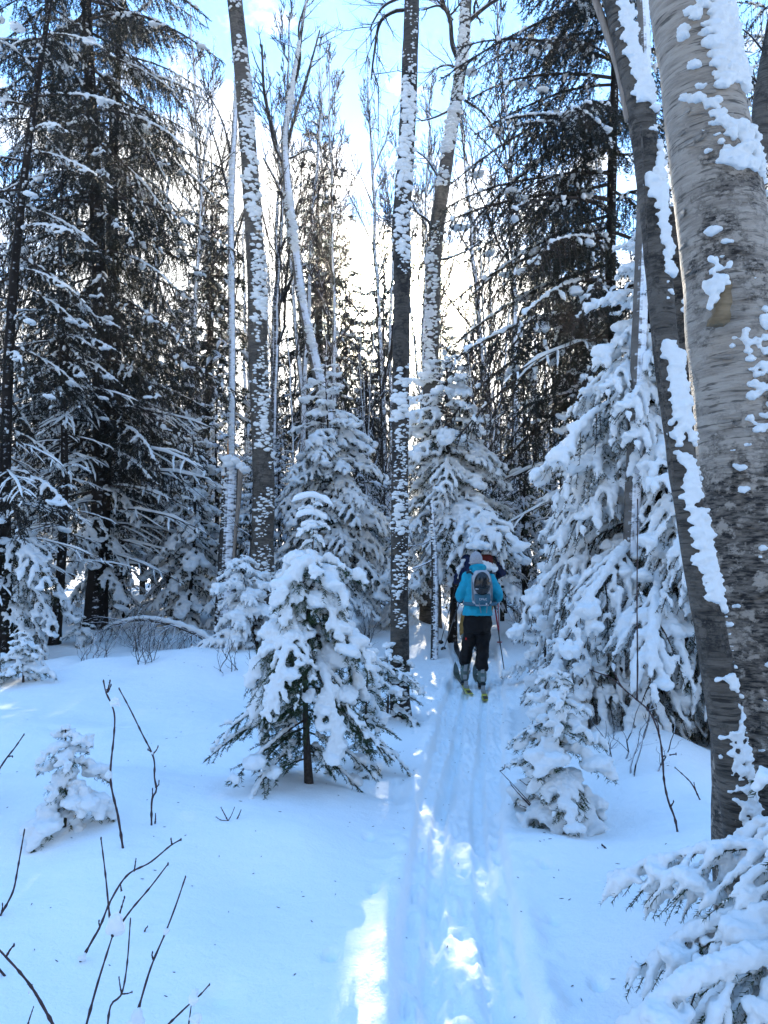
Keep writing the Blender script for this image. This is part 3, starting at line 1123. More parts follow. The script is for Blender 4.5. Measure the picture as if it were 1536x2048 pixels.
# ------------------------------------------------------------------ the big leaning paper birch and its second stem
def birch_clump():
    t = empty('birch_tree', tuple(np.append(ground_pt(1560, 1985)[:2], 0)), 'thick pale paper birch with peeling bark, leaning in from the right edge', 'tree')
    Minv = Matrix.Translation(-Vector(t.location))
    P, R = stem_line([(1562, 1950, 235), (1545, 1700, 226), (1530, 1400, 206), (1512, 1150, 196), (1492, 900, 186), (1466, 650, 178), (1437, 400, 166), (1402, 180, 148), (1371, 0, 136)],
                     np.linspace(3.05, 3.3, 9), 110, 4.0)
    mb = trunk_tube(MB(), P, R, 40, 0, 0.035, 4.0, 3)
    # curling sheets of loose bark
    g = np.random.default_rng(5)
    part('trunk', mb.mesh('trunk', [M_BIRCH]), t, Minv)
    d = np.append(0, np.cumsum(np.linalg.norm(np.diff(P, axis=0), axis=1)))
    for i in range(80):
        s = g.uniform(0.2, 4.4)
        c = np.array([np.interp(s, d, P[:, k]) for k in range(3)])
        rad = np.interp(s, d, R)
        a0 = g.uniform(PI * 0.95, PI * 1.95)
        wid, hgt = g.uniform(0.15, 0.6), g.uniform(0.008, 0.035)
        na = 7
        aa = a0 + np.linspace(0, wid, na)
        lift = (np.linspace(0, 1, na) ** 2.2) * g.uniform(0.004, 0.03) + 0.003
        e = np.stack([np.cos(aa), np.sin(aa), 0 * aa], -1)
        tilt = np.linspace(0, g.normal(0, 0.02), na)[:, None] * np.array([0, 0, 1])
        bot = c + e * (rad * 1.0 + lift)[:, None] + tilt
        top = c + e * (rad * 1.01 + lift * 0.6)[:, None] + np.array([0, 0, hgt]) + tilt
        V = np.concatenate([bot, top, bot - e * 0.002, top - e * 0.002])
        q = []
        for j in range(na - 1):
            q += [[j, j + 1, na + j + 1, na + j], [2 * na + j + 1, 2 * na + j, 3 * na + j, 3 * na + j + 1],
                  [na + j, na + j + 1, 3 * na + j + 1, 3 * na + j], [j + 1, j, 2 * na + j, 2 * na + j + 1]]
        q += [[na - 1, 3 * na - 1, 4 * na - 1, 2 * na - 1]]
        qa = np.array(q[:-1]).reshape(-1, 4)
        part('bark_curl', MB().add(V, np.concatenate([qa, np.array(q[-1:])])).mesh('bark_curl', [M_BIRCH]), t, Minv)
    # a torn flap with the tan inner bark showing
    c = at(1437, 600, 3.0)
    V, q = [], []
    for j in range(9):
        f = j / 8
        w = 0.036 * (1 - f) ** 0.8 + 0.004 + 0.006 * math.sin(j * 2.3)
        bow = 0.018 * math.sin(f * 2.6)
        V += [c + np.array([-w + 0.03 * f, -0.02 - bow, -0.10 + 0.19 * f]), c + np.array([w * 0.7 + 0.03 * f, -0.03 - bow, -0.10 + 0.19 * f]),
              c + np.array([-w + 0.03 * f, 0.03 - bow, -0.10 + 0.19 * f]), c + np.array([w * 0.7 + 0.03 * f, 0.03 - bow, -0.10 + 0.19 * f])]
    for j in range(8):
        b = j * 4
        q += [[b, b + 1, b + 5, b + 4], [b + 3, b + 2, b + 6, b + 7], [b + 2, b, b + 4, b + 6], [b + 1, b + 3, b + 7, b + 5]]
    q += [[2, 3, 1, 0]]
    part('torn_bark_flap', MB().add(np.array(V), q).mesh('torn_bark_flap', [M_TANBARK]), t, Minv)
    cf = at(1430, 560, 2.97) + np.random.default_rng(4).normal(0, 1, (26, 3)) * np.array([0.022, 0.012, 0.05])
    part('stuck_snow', remesh(MB().blobs(cf, 0.017, None, 1, 0.4), 0.006, 1, 0.003, 60).mesh('stuck_snow', [M_SNOW]), t, Minv)
    mb = plaster(P, R, math.radians(-58), 0.42, 640, 0.025, 11, thr=-0.13, cs=4.6, flat=0.9, lvl=1, amp=0.4, cs2=-0.6)
    mb.merge(plaster(P, R, math.radians(-66), 0.5, 60, 0.013, 13, thr=0.1, cs=9, flat=0.8, lvl=1, amp=0.4, cs2=-0.5))
    mb.merge(plaster(P, R, math.radians(-95), 0.5, 60, 0.016, 12, thr=0.42, cs=5, flat=0.7, lvl=1))
    mb = remesh(mb, 0.0068, 1, amp=0.007, fs=55)
    part('stuck_snow', mb.mesh('stuck_snow', [M_SNOW]), t, Minv)

    t2 = empty('birch_tree', tuple(np.append(ground_pt(1490, 1720)[:2], 0)), 'slim dark birch stem slanting in front of the thick pale birch', 'tree')
    Minv = Matrix.Translation(-Vector(t2.location))
    P, R = stem_line([(1520, 1900, 82), (1488, 1690, 76), (1462, 1500, 69), (1432, 1330, 65), (1408, 1180, 62), (1374, 990, 55), (1345, 800, 51), (1322, 600, 51), (1304, 400, 53), (1282, 230, 51), (1252, 90, 48), (1228, -20, 50)],
                     np.linspace(2.85, 2.9, 12), 100, 3.0)
    mb = trunk_tube(MB(), P, R, 24, 0, 0.07, 7.0, 8)
    part('trunk', mb.mesh('trunk', [M_BIRCH2]), t2, Minv)
    # long pale dead strip on its left edge and a broken side limb
    lb = MB()
    A = spline(np.array([at(1180, -30, 2.95), at(1232, 120, 2.93), at(1258, 240, 2.9)]), 14)
    lb.tubes(A, np.linspace(0.014, 0.018, 14), 8, 0, cap=True)
    part('side_limb', lb.mesh('side_limb', [M_PALEWOOD]), t2, Minv)
    sb = MB()
    A = spline(np.array([at(1308, 660, 2.82), at(1322, 760, 2.82), at(1338, 880, 2.82), at(1349, 980, 2.83)]), 20)
    sb.tubes(A, 0.0035 + 0.001 * np.sin(np.linspace(0, 9, 20)), 6, 0, cap=True)
    A = spline(np.array([at(1282, 250, 2.83), at(1290, 400, 2.83), at(1296, 520, 2.83)]), 16)
    sb.tubes(A, np.full(16, 0.003), 6, 0, cap=True)
    part('loose_bark_strip', sb.mesh('loose_bark_strip', [M_BIRCH2]), t2, Minv)
    mb = plaster(P, R, math.radians(-74), 0.40, 620, 0.019, 21, thr=-0.02, cs=9.0, flat=1.0, lvl=1, amp=0.4, cs2=-2.0)
    mb.merge(plaster(P, R, math.radians(-75), 0.5, 60, 0.012, 22, thr=0.1, cs=9, flat=0.8, lvl=1, amp=0.4, cs2=-0.5))
    mb = remesh(mb, 0.0068, 1, amp=0.007, fs=55)
    part('stuck_snow', mb.mesh('stuck_snow', [M_SNOW]), t2, Minv)

    t3 = empty('birch_tree', tuple(np.append(ground_pt(1500, 1700)[:2] + [0, 0.9], 0)), 'shadowed brown birch stem wedged between the two leaning birches', 'tree')
    Minv = Matrix.Translation(-Vector(t3.location))
    P, R = stem_line([(1500, 1690, 64), (1478, 1450, 62), (1448, 1200, 60), (1420, 1000, 56), (1392, 830, 54), (1368, 660, 50), (1350, 520, 44), (1338, 420, 34)], 3.75, 80, 0.0)
    part('trunk', trunk_tube(MB(), P, R, 20, 0, 0.07, 6.0, 9).mesh('trunk', [M_BIRCH2]), t3, Minv)
    mb = plaster(P, R, math.radians(-38), 0.35, 80, 0.03, 23, thr=0.2, cs=3.5, flat=0.75)
    part('stuck_snow', remesh(mb, 0.010, 2, amp=0.005, fs=30).mesh('stuck_snow', [M_SNOW]), t3, Minv)


M_TANBARK = plain('tan_inner_bark', (0.20, 0.145, 0.085), 0.7, 0.2, 0.3, 14, 0.006, mscale=(1, 1, 5))
M_PALEWOOD = plain('grey_dead_wood', (0.24, 0.20, 0.165), 0.8, 0.2, 0.35, 16, 0.006, mscale=(4, 4, 0.6))


def stem_tree(name, label, px, Y, n, k, bark, amp=0.06, seed=0, extra=3.0, plast=None, limbs=None, group=None, cat='tree', voxel=None):
    P, R = stem_line(px, Y, n, extra)
    b = P[0]
    z = float(gh(b[0], b[1]))
    t = empty(name, (b[0], b[1], z), label, cat, group)
    Minv = Matrix.Translation(-Vector(t.location))
    part('trunk', trunk_tube(MB(), P, R, k, 0, amp, 1.0 / max(R.max(), 0.03) * 0.6, seed).mesh('trunk', [bark]), t, Minv)
    if plast:
        mb = MB()
        for kw in plast:
            mb.merge(plaster(P, R, **kw))
        if voxel:
            mb = remesh(mb, voxel, 1, amp=voxel * 0.5, fs=0.4 / voxel)
        part('stuck_snow', mb.mesh('stuck_snow', [M_SNOW]), t, Minv)
    if limbs:
        lm = MB()
        g = np.random.default_rng(seed + 77)
        for kw in limbs:
            kw = dict(kw)
            if 'pts' in kw:
                Q = np.stack([at(a, bb, kw.get('Y', Y if np.isscalar(Y) else Y[-1])) for a, bb in kw['pts']])
                S = spline(Q, 16)
                w = np.array(kw['w'], float) * 0.5 * depth(Q[:2]) / F
                lm.tubes(S, np.linspace(w[0], w[1], 16), 6, 0)
                m = kw.get('sub', 0)
                if m:
                    ii = g.integers(4, 15, m)
                    D = [norm(S[i + 1] - S[i]) * 0.7 + norm(g.normal(0, 1, 3)) * 0.7 for i in ii]
                    side_limbs(lm, S[ii], D, g.uniform(0.3, 0.8, m) * kw.get('sl', 1.0), seed + 3, np.full(m, w[1] * 0.9), 6, 0.2, 4, 0, 5)
        part('limb', lm.mesh('limb', [M_BRANCH]), t, Minv)
    return t, P, R


def mid_stems():
    W = math.radians(-100)
    stem_tree('birch_tree', 'straight dark trunk with shelves of snow, standing beside the ski track behind the small fir',
              [(801, 1425, 44), (800, 1390, 40), (799, 1250, 37), (799, 1050, 35), (801, 850, 34), (803, 650, 34), (805, 520, 34), (803, 440, 36), (811, 330, 33), (817, 200, 32), (821, 90, 31), (824, -10, 30)],
              8.2, 150, 26, M_CENTRE, 0.06, 31, 4.0,
              plast=[dict(az=math.radians(-88), spread=0.55, dens=130, size=0.034, seed=41, flat=0.75, thr=-0.25, cs=5.0, amp=0.6, zr=(-1, 4.0)),
                     dict(az=math.radians(-86), spread=0.5, dens=180, size=0.032, seed=43, flat=0.75, thr=-0.35, cs=5.0, amp=0.6, zr=(3.8, 99)),
                     dict(az=math.radians(-78), spread=0.5, dens=110, size=0.015, seed=42, flat=0.8, thr=-0.1, cs=5.0, amp=0.5)],
              limbs=[dict(pts=[(818, 20), (790, 22), (760, 45), (748, 110), (742, 160)], w=(9, 3), sub=10, sl=1.2),
                     dict(pts=[(812, -10), (770, 10), (748, 40), (740, 60)], w=(8, 3), sub=6),
                     dict(pts=[(806, 440), (784, 455), (770, 430)], w=(6, 3), sub=3)])
    stem_tree('birch_tree', 'grey mottled birch trunk leaning left, left of the small snowy fir',
              [(523, 1190, 52), (525, 1100, 46), (527, 950, 43), (521, 820, 40), (516, 700, 39), (513, 560, 37), (505, 420, 35), (497, 300, 33), (487, 170, 33), (476, 60, 31), (468, -20, 30)],
              12.6, 130, 24, M_BIRCH3, 0.04, 32, 4.0,
              plast=[dict(az=math.radians(-60), spread=0.45, dens=70, size=0.052, seed=51, flat=0.75, thr=-0.05, cs=2.2, amp=0.4),
                     dict(az=math.radians(-70), spread=0.6, dens=110, size=0.03, seed=52, flat=0.75, thr=-0.1, cs=3.0, amp=0.4)],
              limbs=[dict(pts=[(512, 1180), (500, 1120), (508, 1060)], w=(6, 3), sub=4)])
    stem_tree('birch_tree', 'snow-plastered birch that bends right into two limbs at the top, just behind the ski track',
              [(861, 1240, 47), (861, 1180, 41), (861, 1050, 36), (861, 900, 33), (862, 740, 30), (866, 620, 29), (868, 520, 30), (876, 440, 29), (889, 350, 27), (903, 260, 25), (917, 170, 24), (927, 90, 23), (933, -10, 22)],
              16.0, 130, 20, M_BIRCH3, 0.07, 33, 4.0,
              plast=[dict(az=math.radians(-100), spread=0.5, dens=75, size=0.06, seed=61, flat=0.75, thr=0.1, cs=1.6, amp=0.4),
                     dict(az=math.radians(-115), spread=0.5, dens=110, size=0.035, seed=62, flat=0.75, thr=-0.1, cs=2.4, amp=0.4, zr=(4.0, 99))],
              limbs=[dict(pts=[(922, 130), (905, 90), (900, 40), (885, 5), (870, -30)], w=(11, 7), sub=5),
                     dict(pts=[(905, 40), (880, 12), (845, 20)], w=(7, 3), sub=5),
                     dict(pts=[(930, 48), (950, 30), (975, 10), (1000, -5)], w=(12, 7), sub=5),
                     dict(pts=[(912, 212), (890, 225), (868, 235), (842, 242)], w=(6, 3), sub=5),
                     dict(pts=[(880, 360), (862, 330), (850, 315), (830, 300)], w=(6, 3), sub=4),
                     dict(pts=[(925, 140), (895, 130), (868, 138)], w=(6, 3), sub=8),
                     dict(pts=[(870, 470), (855, 440), (835, 425), (822, 400)], w=(8, 4), sub=5),
                     dict(pts=[(872, 520), (900, 515), (935, 500), (965, 480)], w=(6, 3), sub=6),
                     dict(pts=[(930, 200), (965, 225), (990, 260), (1010, 300)], w=(6, 3), sub=6)])
    stem_tree('dead_pole', 'thin dark snow-speckled pole leaning by the track in front of the bent birch',
              [(869, 1287, 15), (870, 1200, 15), (869, 1120, 13), (866, 1060, 10), (862, 1000, 7)], 12.2, 50, 12, M_BAREDK, 0.05, 34, 0.0,
              plast=[dict(az=math.radians(-95), spread=0.45, dens=60, size=0.022, seed=63, flat=0.6, amp=0.4)],
              limbs=[dict(pts=[(866, 1120), (845, 1130), (815, 1142), (790, 1160)], w=(4, 2), sub=5, sl=.6), dict(pts=[(868, 1075), (840, 1090), (800, 1092)], w=(3, 2), sub=4, sl=.6)])
    # broken snag
    t, P, R = stem_tree('broken_snag', 'broken trunk with a splintered orange top, left of the grey mottled birch',
                        [(452, 1205, 40), (455, 1100, 36), (459, 1000, 33), (462, 930, 30)], 13.4, 40, 18, M_BAREDK, 0.08, 35, 0.0,
                        plast=[dict(az=math.radians(-125), spread=0.4, dens=60, size=0.035, seed=71, flat=0.4, amp=0.4)])
    Minv = Matrix.Translation(-Vector(t.location))
    g = np.random.default_rng(36)
    sp = MB()
    for i in range(9):
        f = i / 8
        b = at(450 + 26 * f, 945, 13.4) + np.array([0, g.normal(0, 0.06), -0.1])
        h = (0.62 if i in (1, 2) else g.uniform(0.15, 0.35))
        C = b + np.linspace(0, 1, 5)[:, None] * np.array([g.normal(0, .02), g.normal(0, .02), h + 0.1])
        sp.tubes(C, np.array([.03, .028, .022, .014, .002]), 4, 0, cap=True)
    part('splinter', sp.mesh('splinter', [M_SPLIT], smooth=False), t, Minv, label='fresh orange splinters at the break')
    sl = MB()
    A = spline(np.array([at(482, 930, 13.2), at(478, 1000, 13.2), at(470, 1080, 13.2), at(466, 1150, 13.2)]), 16)
    sl.tubes(A, np.linspace(0.05, 0.02, 16), 5, 0, cap=True)
    part('hanging_slab', sl.mesh('hanging_slab', [M_PALEWOOD]), t, Minv, label='pale slab torn down the side')
    cp = MB()
    c = np.stack([at(a, b, 13.2) for a, b in ((458, 928), (470, 922), (482, 932), (490, 940), (455, 918))])
    cp.blobs(c, np.array([0.11, 0.11, 0.07]), None, 2, 0.3)
    part('snow_cap', cp.mesh('snow_cap', [M_SNOW]), t, Minv)
    stem_tree('birch_tree', 'thin whitened pole of a birch rising behind the broken snag',
              [(463, 1120, 16), (462, 1000, 15), (463, 860, 15), (464, 720, 15), (463, 560, 14), (462, 440, 13), (465, 330, 12), (470, 240, 10), (474, 150, 8)], 15.5, 70, 12, M_BARE, 0.05, 37, 2.0,
              plast=[dict(az=math.radians(-100), spread=0.5, dens=100, size=0.035, seed=72, flat=0.4, thr=-0.4, amp=0.4)],
              limbs=[dict(pts=[(464, 420), (450, 360), (436, 300), (420, 250)], w=(6, 3), sub=6), dict(pts=[(466, 500), (490, 420), (500, 380)], w=(5, 3), sub=5),
                     dict(pts=[(466, 330), (450, 260), (432, 215), (400, 160)], w=(5, 2), sub=7)])
    stem_tree('birch_tree', 'leaning snow-covered birch crossing from upper left behind the two snowy spruces',
              [(648, 800, 24), (632, 730, 22), (616, 660, 21), (602, 590, 20), (590, 500, 19), (580, 420, 18), (572, 340, 16), (570, 270, 13), (580, 200, 11), (590, 140, 9)], 17.5, 90, 14, M_BARE, 0.06, 38, 2.0,
              plast=[dict(az=math.radians(-80), spread=0.5, dens=120, size=0.045, seed=73, flat=0.4, thr=-0.3, amp=0.4)],
              limbs=[dict(pts=[(574, 340), (550, 290), (540, 240), (528, 180), (524, 90)], w=(11, 4), sub=9),
                     dict(pts=[(572, 300), (590, 230), (615, 150), (640, 60)], w=(8, 3), sub=10, sl=1.2),
                     dict(pts=[(580, 200), (600, 120), (598, 50), (620, -10)], w=(7, 3), sub=10, sl=1.2),
                     dict(pts=[(585, 440), (560, 380), (540, 340), (526, 315)], w=(8, 4), sub=6),
                     dict(pts=[(568, 320), (590, 312), (610, 300), (625, 298)], w=(6, 3), sub=5)])
    stem_tree('birch_tree', 'birch trunk half hidden behind the thick pale birch at the upper right edge',
              [(1475, 900, 40), (1485, 640, 38), (1497, 480, 38), (1512, 340, 40), (1530, 180, 38), (1552, 40, 34)], 6.5, 60, 18, M_BIRCH3, 0.06, 39, 3.0,
              limbs=[dict(pts=[(1500, 420), (1480, 390), (1462, 370)], w=(6, 3), sub=6), dict(pts=[(1512, 340), (1530, 330), (1560, 300)], w=(8, 4), sub=6),
                     dict(pts=[(1530, 180), (1500, 150), (1475, 130), (1455, 120)], w=(5, 2), sub=8), dict(pts=[(1540, 120), (1500, 70), (1470, 50)], w=(5, 2), sub=8)])
    stem_tree('birch_tree', 'snow-dusted birch trunk rising between the dark spruce and the leaning birches at the top',
              [(1275, 760, 30), (1285, 500, 29), (1290, 330, 28), (1290, 180, 26), (1288, 60, 24), (1284, -20, 22)], 6.8, 60, 16, M_BARE, 0.06, 40, 3.0)


birch_clump()
mid_stems()


# ------------------------------------------------------------------ near firs and the hero spruces
def hero_conifers():
    ff = (0.3, 0.55, 0.85)
    p = ground_pt(617, 1565)
    sc = depth(np.array([p[0], p[1], 1.0])) / F
    H = 580 * sc
    root = conifer('fir_sapling', 'small fir bowed under thick pillows of snow, in the open left of the ski track', 'fir tree', p[0], p[1], H, 0.024, M_TWIG, [
        dict(z0=0.08 * H, z1=0.40 * H, n=15, l0=0.62, l1=0.70, e0=-18, e1=-14, kind='G', lens=(0.55, 0.85), vars=2),
        dict(z0=0.44 * H, z1=0.70 * H, n=17, l0=0.77, l1=0.44, e0=-30, e1=-18, kind='F', lens=ff, vars=3, load=0.85),
        dict(z0=0.70 * H, z1=0.77 * H, n=7, l0=0.42, l1=0.34, e0=-8, e1=4, kind='F', lens=ff, vars=2),
        dict(z0=0.81 * H, z1=0.89 * H, n=5, l0=0.17, l1=0.12, e0=-5, e1=10, kind='F', lens=(0.3,), vars=2),
        dict(z0=0.92 * H, z1=0.97 * H, n=3, l0=0.11, l1=0.08, e0=15, e1=35, kind='F', lens=(0.3,), vars=2),
    ], seed=3)
    sb = MB()
    for zz, hw in ((0.985, 0.135), (0.925, 0.105), (0.885, 0.07)):
        xx = np.linspace(-hw, hw * 1.15, 9)
        C = np.stack([xx, 0.03 * np.sin(xx * 20), zz * H - 0.35 * xx ** 2 / hw * 1.2 + 0 * xx], -1)
        sb.tubes(C, 0.023 * np.sqrt(np.clip(1 - np.linspace(-1, 1, 9) ** 6, 0.02, 1)), 8, 0, cap=True)
    part('snow_bar', remesh(sb, 0.008, 2, 0.004, 40).mesh('snow_bar', [M_SNOW]), root)
    # its smaller neighbours
    p = ground_pt(735, 1540)
    conifer('fir_sapling', 'slender green fir tucked against the right side of the bowed fir', 'fir tree', p[0], p[1], 1.05, 0.014, M_TWIG, [
        dict(z0=0.08, z1=0.5, n=11, l0=0.40, l1=0.36, e0=-25, e1=-12, kind='G', lens=(0.3, 0.55), vars=2),
        dict(z0=0.5, z1=1.0, n=12, l0=0.40, l1=0.12, e0=-10, e1=15, kind='F', lens=(0.3, 0.55), vars=2, load=0.8)], seed=9)
    p = ground_pt(775, 1440)
    conifer('fir_sapling', 'low green fir with bare needle tips reaching past the dark trunk onto the track', 'fir tree', p[0], p[1], 0.75, 0.012, M_TWIG, [
        dict(z0=0.10, z1=0.6, n=10, l0=0.55, l1=0.4, e0=-16, e1=-2, kind='G', lens=(0.55,), vars=2),
        dict(z0=0.4, z1=0.75, n=7, l0=0.35, l1=0.15, e0=0, e1=20, kind='F', lens=(0.3, 0.55), vars=2, load=0.7)], seed=12)
    p = ground_pt(1120, 1645)
    conifer('fir_sapling', 'little fir half buried in round snow lumps right of the ski track', 'fir tree', p[0], p[1], 0.92, 0.014, M_TWIG, [
        dict(z0=0.04, z1=0.30, n=9, l0=0.36, l1=0.40, e0=-5, e1=-8, kind='F', lens=(0.3, 0.55), vars=2, load=1.7),
        dict(z0=0.30, z1=0.85, n=15, l0=0.42, l1=0.18, e0=0, e1=18, kind='F', lens=(0.3, 0.55), vars=2, load=1.7),
        dict(z0=0.35, z1=0.65, n=4, l0=0.42, l1=0.36, e0=5, e1=5, kind='G', lens=(0.55,), vars=2, az=185, azs=30),
        dict(z0=0.86, z1=0.92, n=4, l0=0.16, l1=0.12, e0=5, e1=20, kind='F', lens=(0.3,), vars=2)], seed=5)
    # bottom right corner
    conifer('fir_sapling', 'snow-heaped fir in the bottom right corner with hanging finger twigs', 'fir tree', 1.47, 2.32, 0.98, 0.018, M_TWIG, [
        dict(z0=0.10, z1=0.50, n=11, l0=0.80, l1=0.66, e0=12, e1=8, kind='C', lens=ff, vars=3, az=195, azs=60, load=1.1),
        dict(z0=0.50, z1=0.80, n=10, l0=0.55, l1=0.38, e0=8, e1=14, kind='C', lens=ff, vars=3, load=1.1, az=200, azs=110),
        dict(z0=0.78, z1=0.98, n=6, l0=0.28, l1=0.14, e0=15, e1=35, kind='F', lens=(0.3,), vars=2)], seed=21)
    # left: sapling under snow, and firs at the edge of view
    p = ground_pt(128, 1655)
    conifer('fir_sapling', 'tiny fir bent double by its snow on the open slope at left', 'fir tree', p[0], p[1], 0.52, 0.010, M_TWIG, [
        dict(z0=0.06, z1=0.25, n=6, l0=0.28, l1=0.25, e0=-14, e1=-8, kind='F', lens=(0.3, 0.55), vars=2, load=1.7),
        dict(z0=0.22, z1=0.52, n=10, l0=0.24, l1=0.14, e0=-4, e1=12, kind='F', lens=(0.3,), vars=2, load=1.7)], seed=6)
    conifer('fir_sapling', 'green fir branch tips poking in at the left edge above the bent seedling', 'fir tree', -2.62, 4.55, 1.25, 0.016, M_TWIG, [
        dict(z0=0.1, z1=0.75, n=11, l0=0.50, l1=0.38, e0=-20, e1=-4, kind='F', lens=(0.55,), vars=2, load=0.9),
        dict(z0=0.75, z1=1.22, n=9, l0=0.36, l1=0.12, e0=0, e1=25, kind='F', lens=(0.3,), vars=2)], seed=8)
    p = ground_pt(45, 1365)
    conifer('fir_sapling', 'snow-rounded seedling at the left edge below the tall spruces', 'fir tree', p[0], p[1], 0.62, 0.012, M_TWIG, [
        dict(z0=0.05, z1=0.6, n=15, l0=0.42, l1=0.14, e0=0, e1=25, kind='F', lens=(0.3, 0.55), vars=2)], seed=14)
    p = ground_pt(160, 1290)
    conifer('fir_sapling', 'small snowy seedling at the foot of the blackest spruce trunk', 'fir tree', p[0], p[1], 0.55, 0.012, M_TWIG, [
        dict(z0=0.05, z1=0.5, n=12, l0=0.36, l1=0.14, e0=-5, e1=25, kind='F', lens=(0.3,), vars=2, load=0.9)], seed=15)
    # snow-bent fir beside the mottled birch
    p = ground_pt(490, 1300)
    conifer('fir_sapling', 'fir crushed into a rounded snow mound between the bowed fir and the broken snag', 'fir tree', p[0] + 0.15, p[1] + 0.3, 1.35, 0.02, M_TWIG, [
        dict(z0=0.15, z1=1.35, n=28, l0=0.95, l1=0.30, e0=-5, e1=10, kind='S', lens=(0.6, 1.0), vars=2)], seed=17, lean=(-0.25, 0))
    p = ground_pt(575, 1300)
    conifer('fir_sapling', 'snow-bent fir close behind the bowed fir at its left shoulder', 'fir tree', p[0], p[1] + 0.5, 1.5, 0.02, M_TWIG, [
        dict(z0=0.15, z1=1.5, n=22, l0=0.7, l1=0.22, e0=-5, e1=10, kind='S', lens=(0.6, 1.0), vars=2)], seed=18)

    # the great snow-laden spruce on the right
    ss = (0.6, 1.0, 1.6)
    conifer('spruce_tree', 'big spruce with cascading snow-laden boughs behind the leaning birches', 'spruce tree', 2.62, 7.3, 5.0, 0.085, M_SPRUCEBARK, [
        dict(z0=0.30, z1=0.9, n=22, l0=1.25, l1=1.45, e0=-8, e1=-12, kind='S', lens=ss, vars=3),
        dict(z0=0.9, z1=2.2, n=42, l0=1.75, l1=1.60, e0=-12, e1=-4, kind='S', lens=ss, vars=3),
        dict(z0=2.2, z1=3.7, n=36, l0=1.55, l1=0.85, e0=-8, e1=6, kind='S', lens=ss, vars=3),
        dict(z0=3.7, z1=4.95, n=20, l0=0.75, l1=0.18, e0=8, e1=35, kind='S', lens=ss, vars=2),
    ], seed=1)
    conifer('spruce_tree', 'snowy young spruce behind the second leaning birch stem at the right edge', 'spruce tree', 4.3, 7.6, 5.6, 0.06, M_SPRUCEBARK, [
        dict(z0=0.3, z1=3.4, n=44, l0=1.25, l1=0.85, e0=-10, e1=5, kind='S', lens=ss, vars=3),
        dict(z0=3.4, z1=5.5, n=24, l0=0.8, l1=0.2, e0=8, e1=35, kind='S', lens=ss, vars=2)], seed=2)
    conifer('fir_sapling', 'low snow-smothered spruce on the hump below the big spruce', 'spruce tree', 1.75, 6.9, 1.1, 0.02, M_TWIG, [
        dict(z0=0.1, z1=1.05, n=20, l0=0.62, l1=0.2, e0=-8, e1=20, kind='S', lens=(0.6,), vars=3)], seed=24)
    conifer('fir_sapling', 'low snowy spruce by the right ski pole tip', 'spruce tree', 2.0, 9.7, 0.85, 0.02, M_TWIG, [
        dict(z0=0.1, z1=0.8, n=16, l0=0.55, l1=0.2, e0=-8, e1=20, kind='S', lens=(0.6,), vars=3)], seed=25)
    conifer('spruce_tree', 'mid-sized snowy spruce between the second skier and the big spruce', 'spruce tree', 3.35, 12.6, 4.6, 0.05, M_SPRUCEBARK, [
        dict(z0=0.5, z1=4.5, n=54, l0=1.15, l1=0.2, e0=-10, e1=30, kind='M', lens=(0.5, 0.9, 1.4), vars=2)], seed=26)

    # two snowy spruces of the middle distance
    mm = (0.5, 0.9, 1.4)
    conifer('spruce_tree', 'broad snowy spruce directly behind the bowed fir', 'spruce tree', -1.05, 14.4, 5.2, 0.06, M_SPRUCEBARK, [
        dict(z0=0.9, z1=3.6, n=46, l0=1.5, l1=1.05, e0=-8, e1=0, kind='M', lens=mm, vars=3),
        dict(z0=3.6, z1=5.15, n=24, l0=1.0, l1=0.18, e0=0, e1=35, kind='M', lens=mm, vars=2)], seed=31)
    conifer('spruce_tree', 'snowy spruce with layered white boughs hanging over the skiers', 'spruce tree', 1.16, 13.5, 5.0, 0.07, M_SPRUCEBARK, [
        dict(z0=1.45, z1=3.8, n=44, l0=1.25, l1=1.1, e0=-6, e1=0, kind='M', lens=mm, vars=3),
        dict(z0=3.8, z1=5.1, n=26, l0=1.05, l1=0.18, e0=0, e1=35, kind='M', lens=mm, vars=2),
        dict(z0=2.15, z1=2.35, n=4, l0=1.95, l1=2.15, e0=0, e1=2, kind='M', lens=(1.4,), vars=3, az=-79, azs=7, fix=1),
        dict(z0=1.5, z1=2.3, n=6, l0=1.6, l1=1.6, e0=-6, e1=-8, kind='M', lens=mm, vars=3, az=-40, azs=25)], seed=32)
    # young snowy trees near the second skier and at the left
    for (x, y, H, sd, lab) in ((0.35, 15.6, 2.6, 41, 'young snowy spruce just left of the bent birch'),
                               (-2.6, 15.2, 3.6, 42, 'pale snow-filled young spruce right of the broken snag'),
                               (-3.9, 15.6, 4.4, 43, 'snowy spruce standing left of the broken snag'),
                               (-6.3, 13.2, 2.5, 44, 'young snowy spruce under the tall dark spruces at left'),
                               (-7.6, 15.0, 3.0, 45, 'snowy spruce at the far left edge of the clearing')):
        conifer('spruce_tree', lab, 'spruce tree', x, y, H, 0.045, M_SPRUCEBARK, [
            dict(z0=0.25, z1=H * 0.6, n=int(12 * H / 2), l0=1.0 * (H / 3.5) ** 0.5, l1=0.75, e0=-12, e1=-2, kind='M', lens=mm, vars=3),
            dict(z0=H * 0.6, z1=H * 0.99, n=int(9 * H / 2), l0=0.72, l1=0.16, e0=0, e1=35, kind='M', lens=mm, vars=2)], seed=sd)

    # tall dark spruces
    dd = (0.9, 1.6, 2.4)
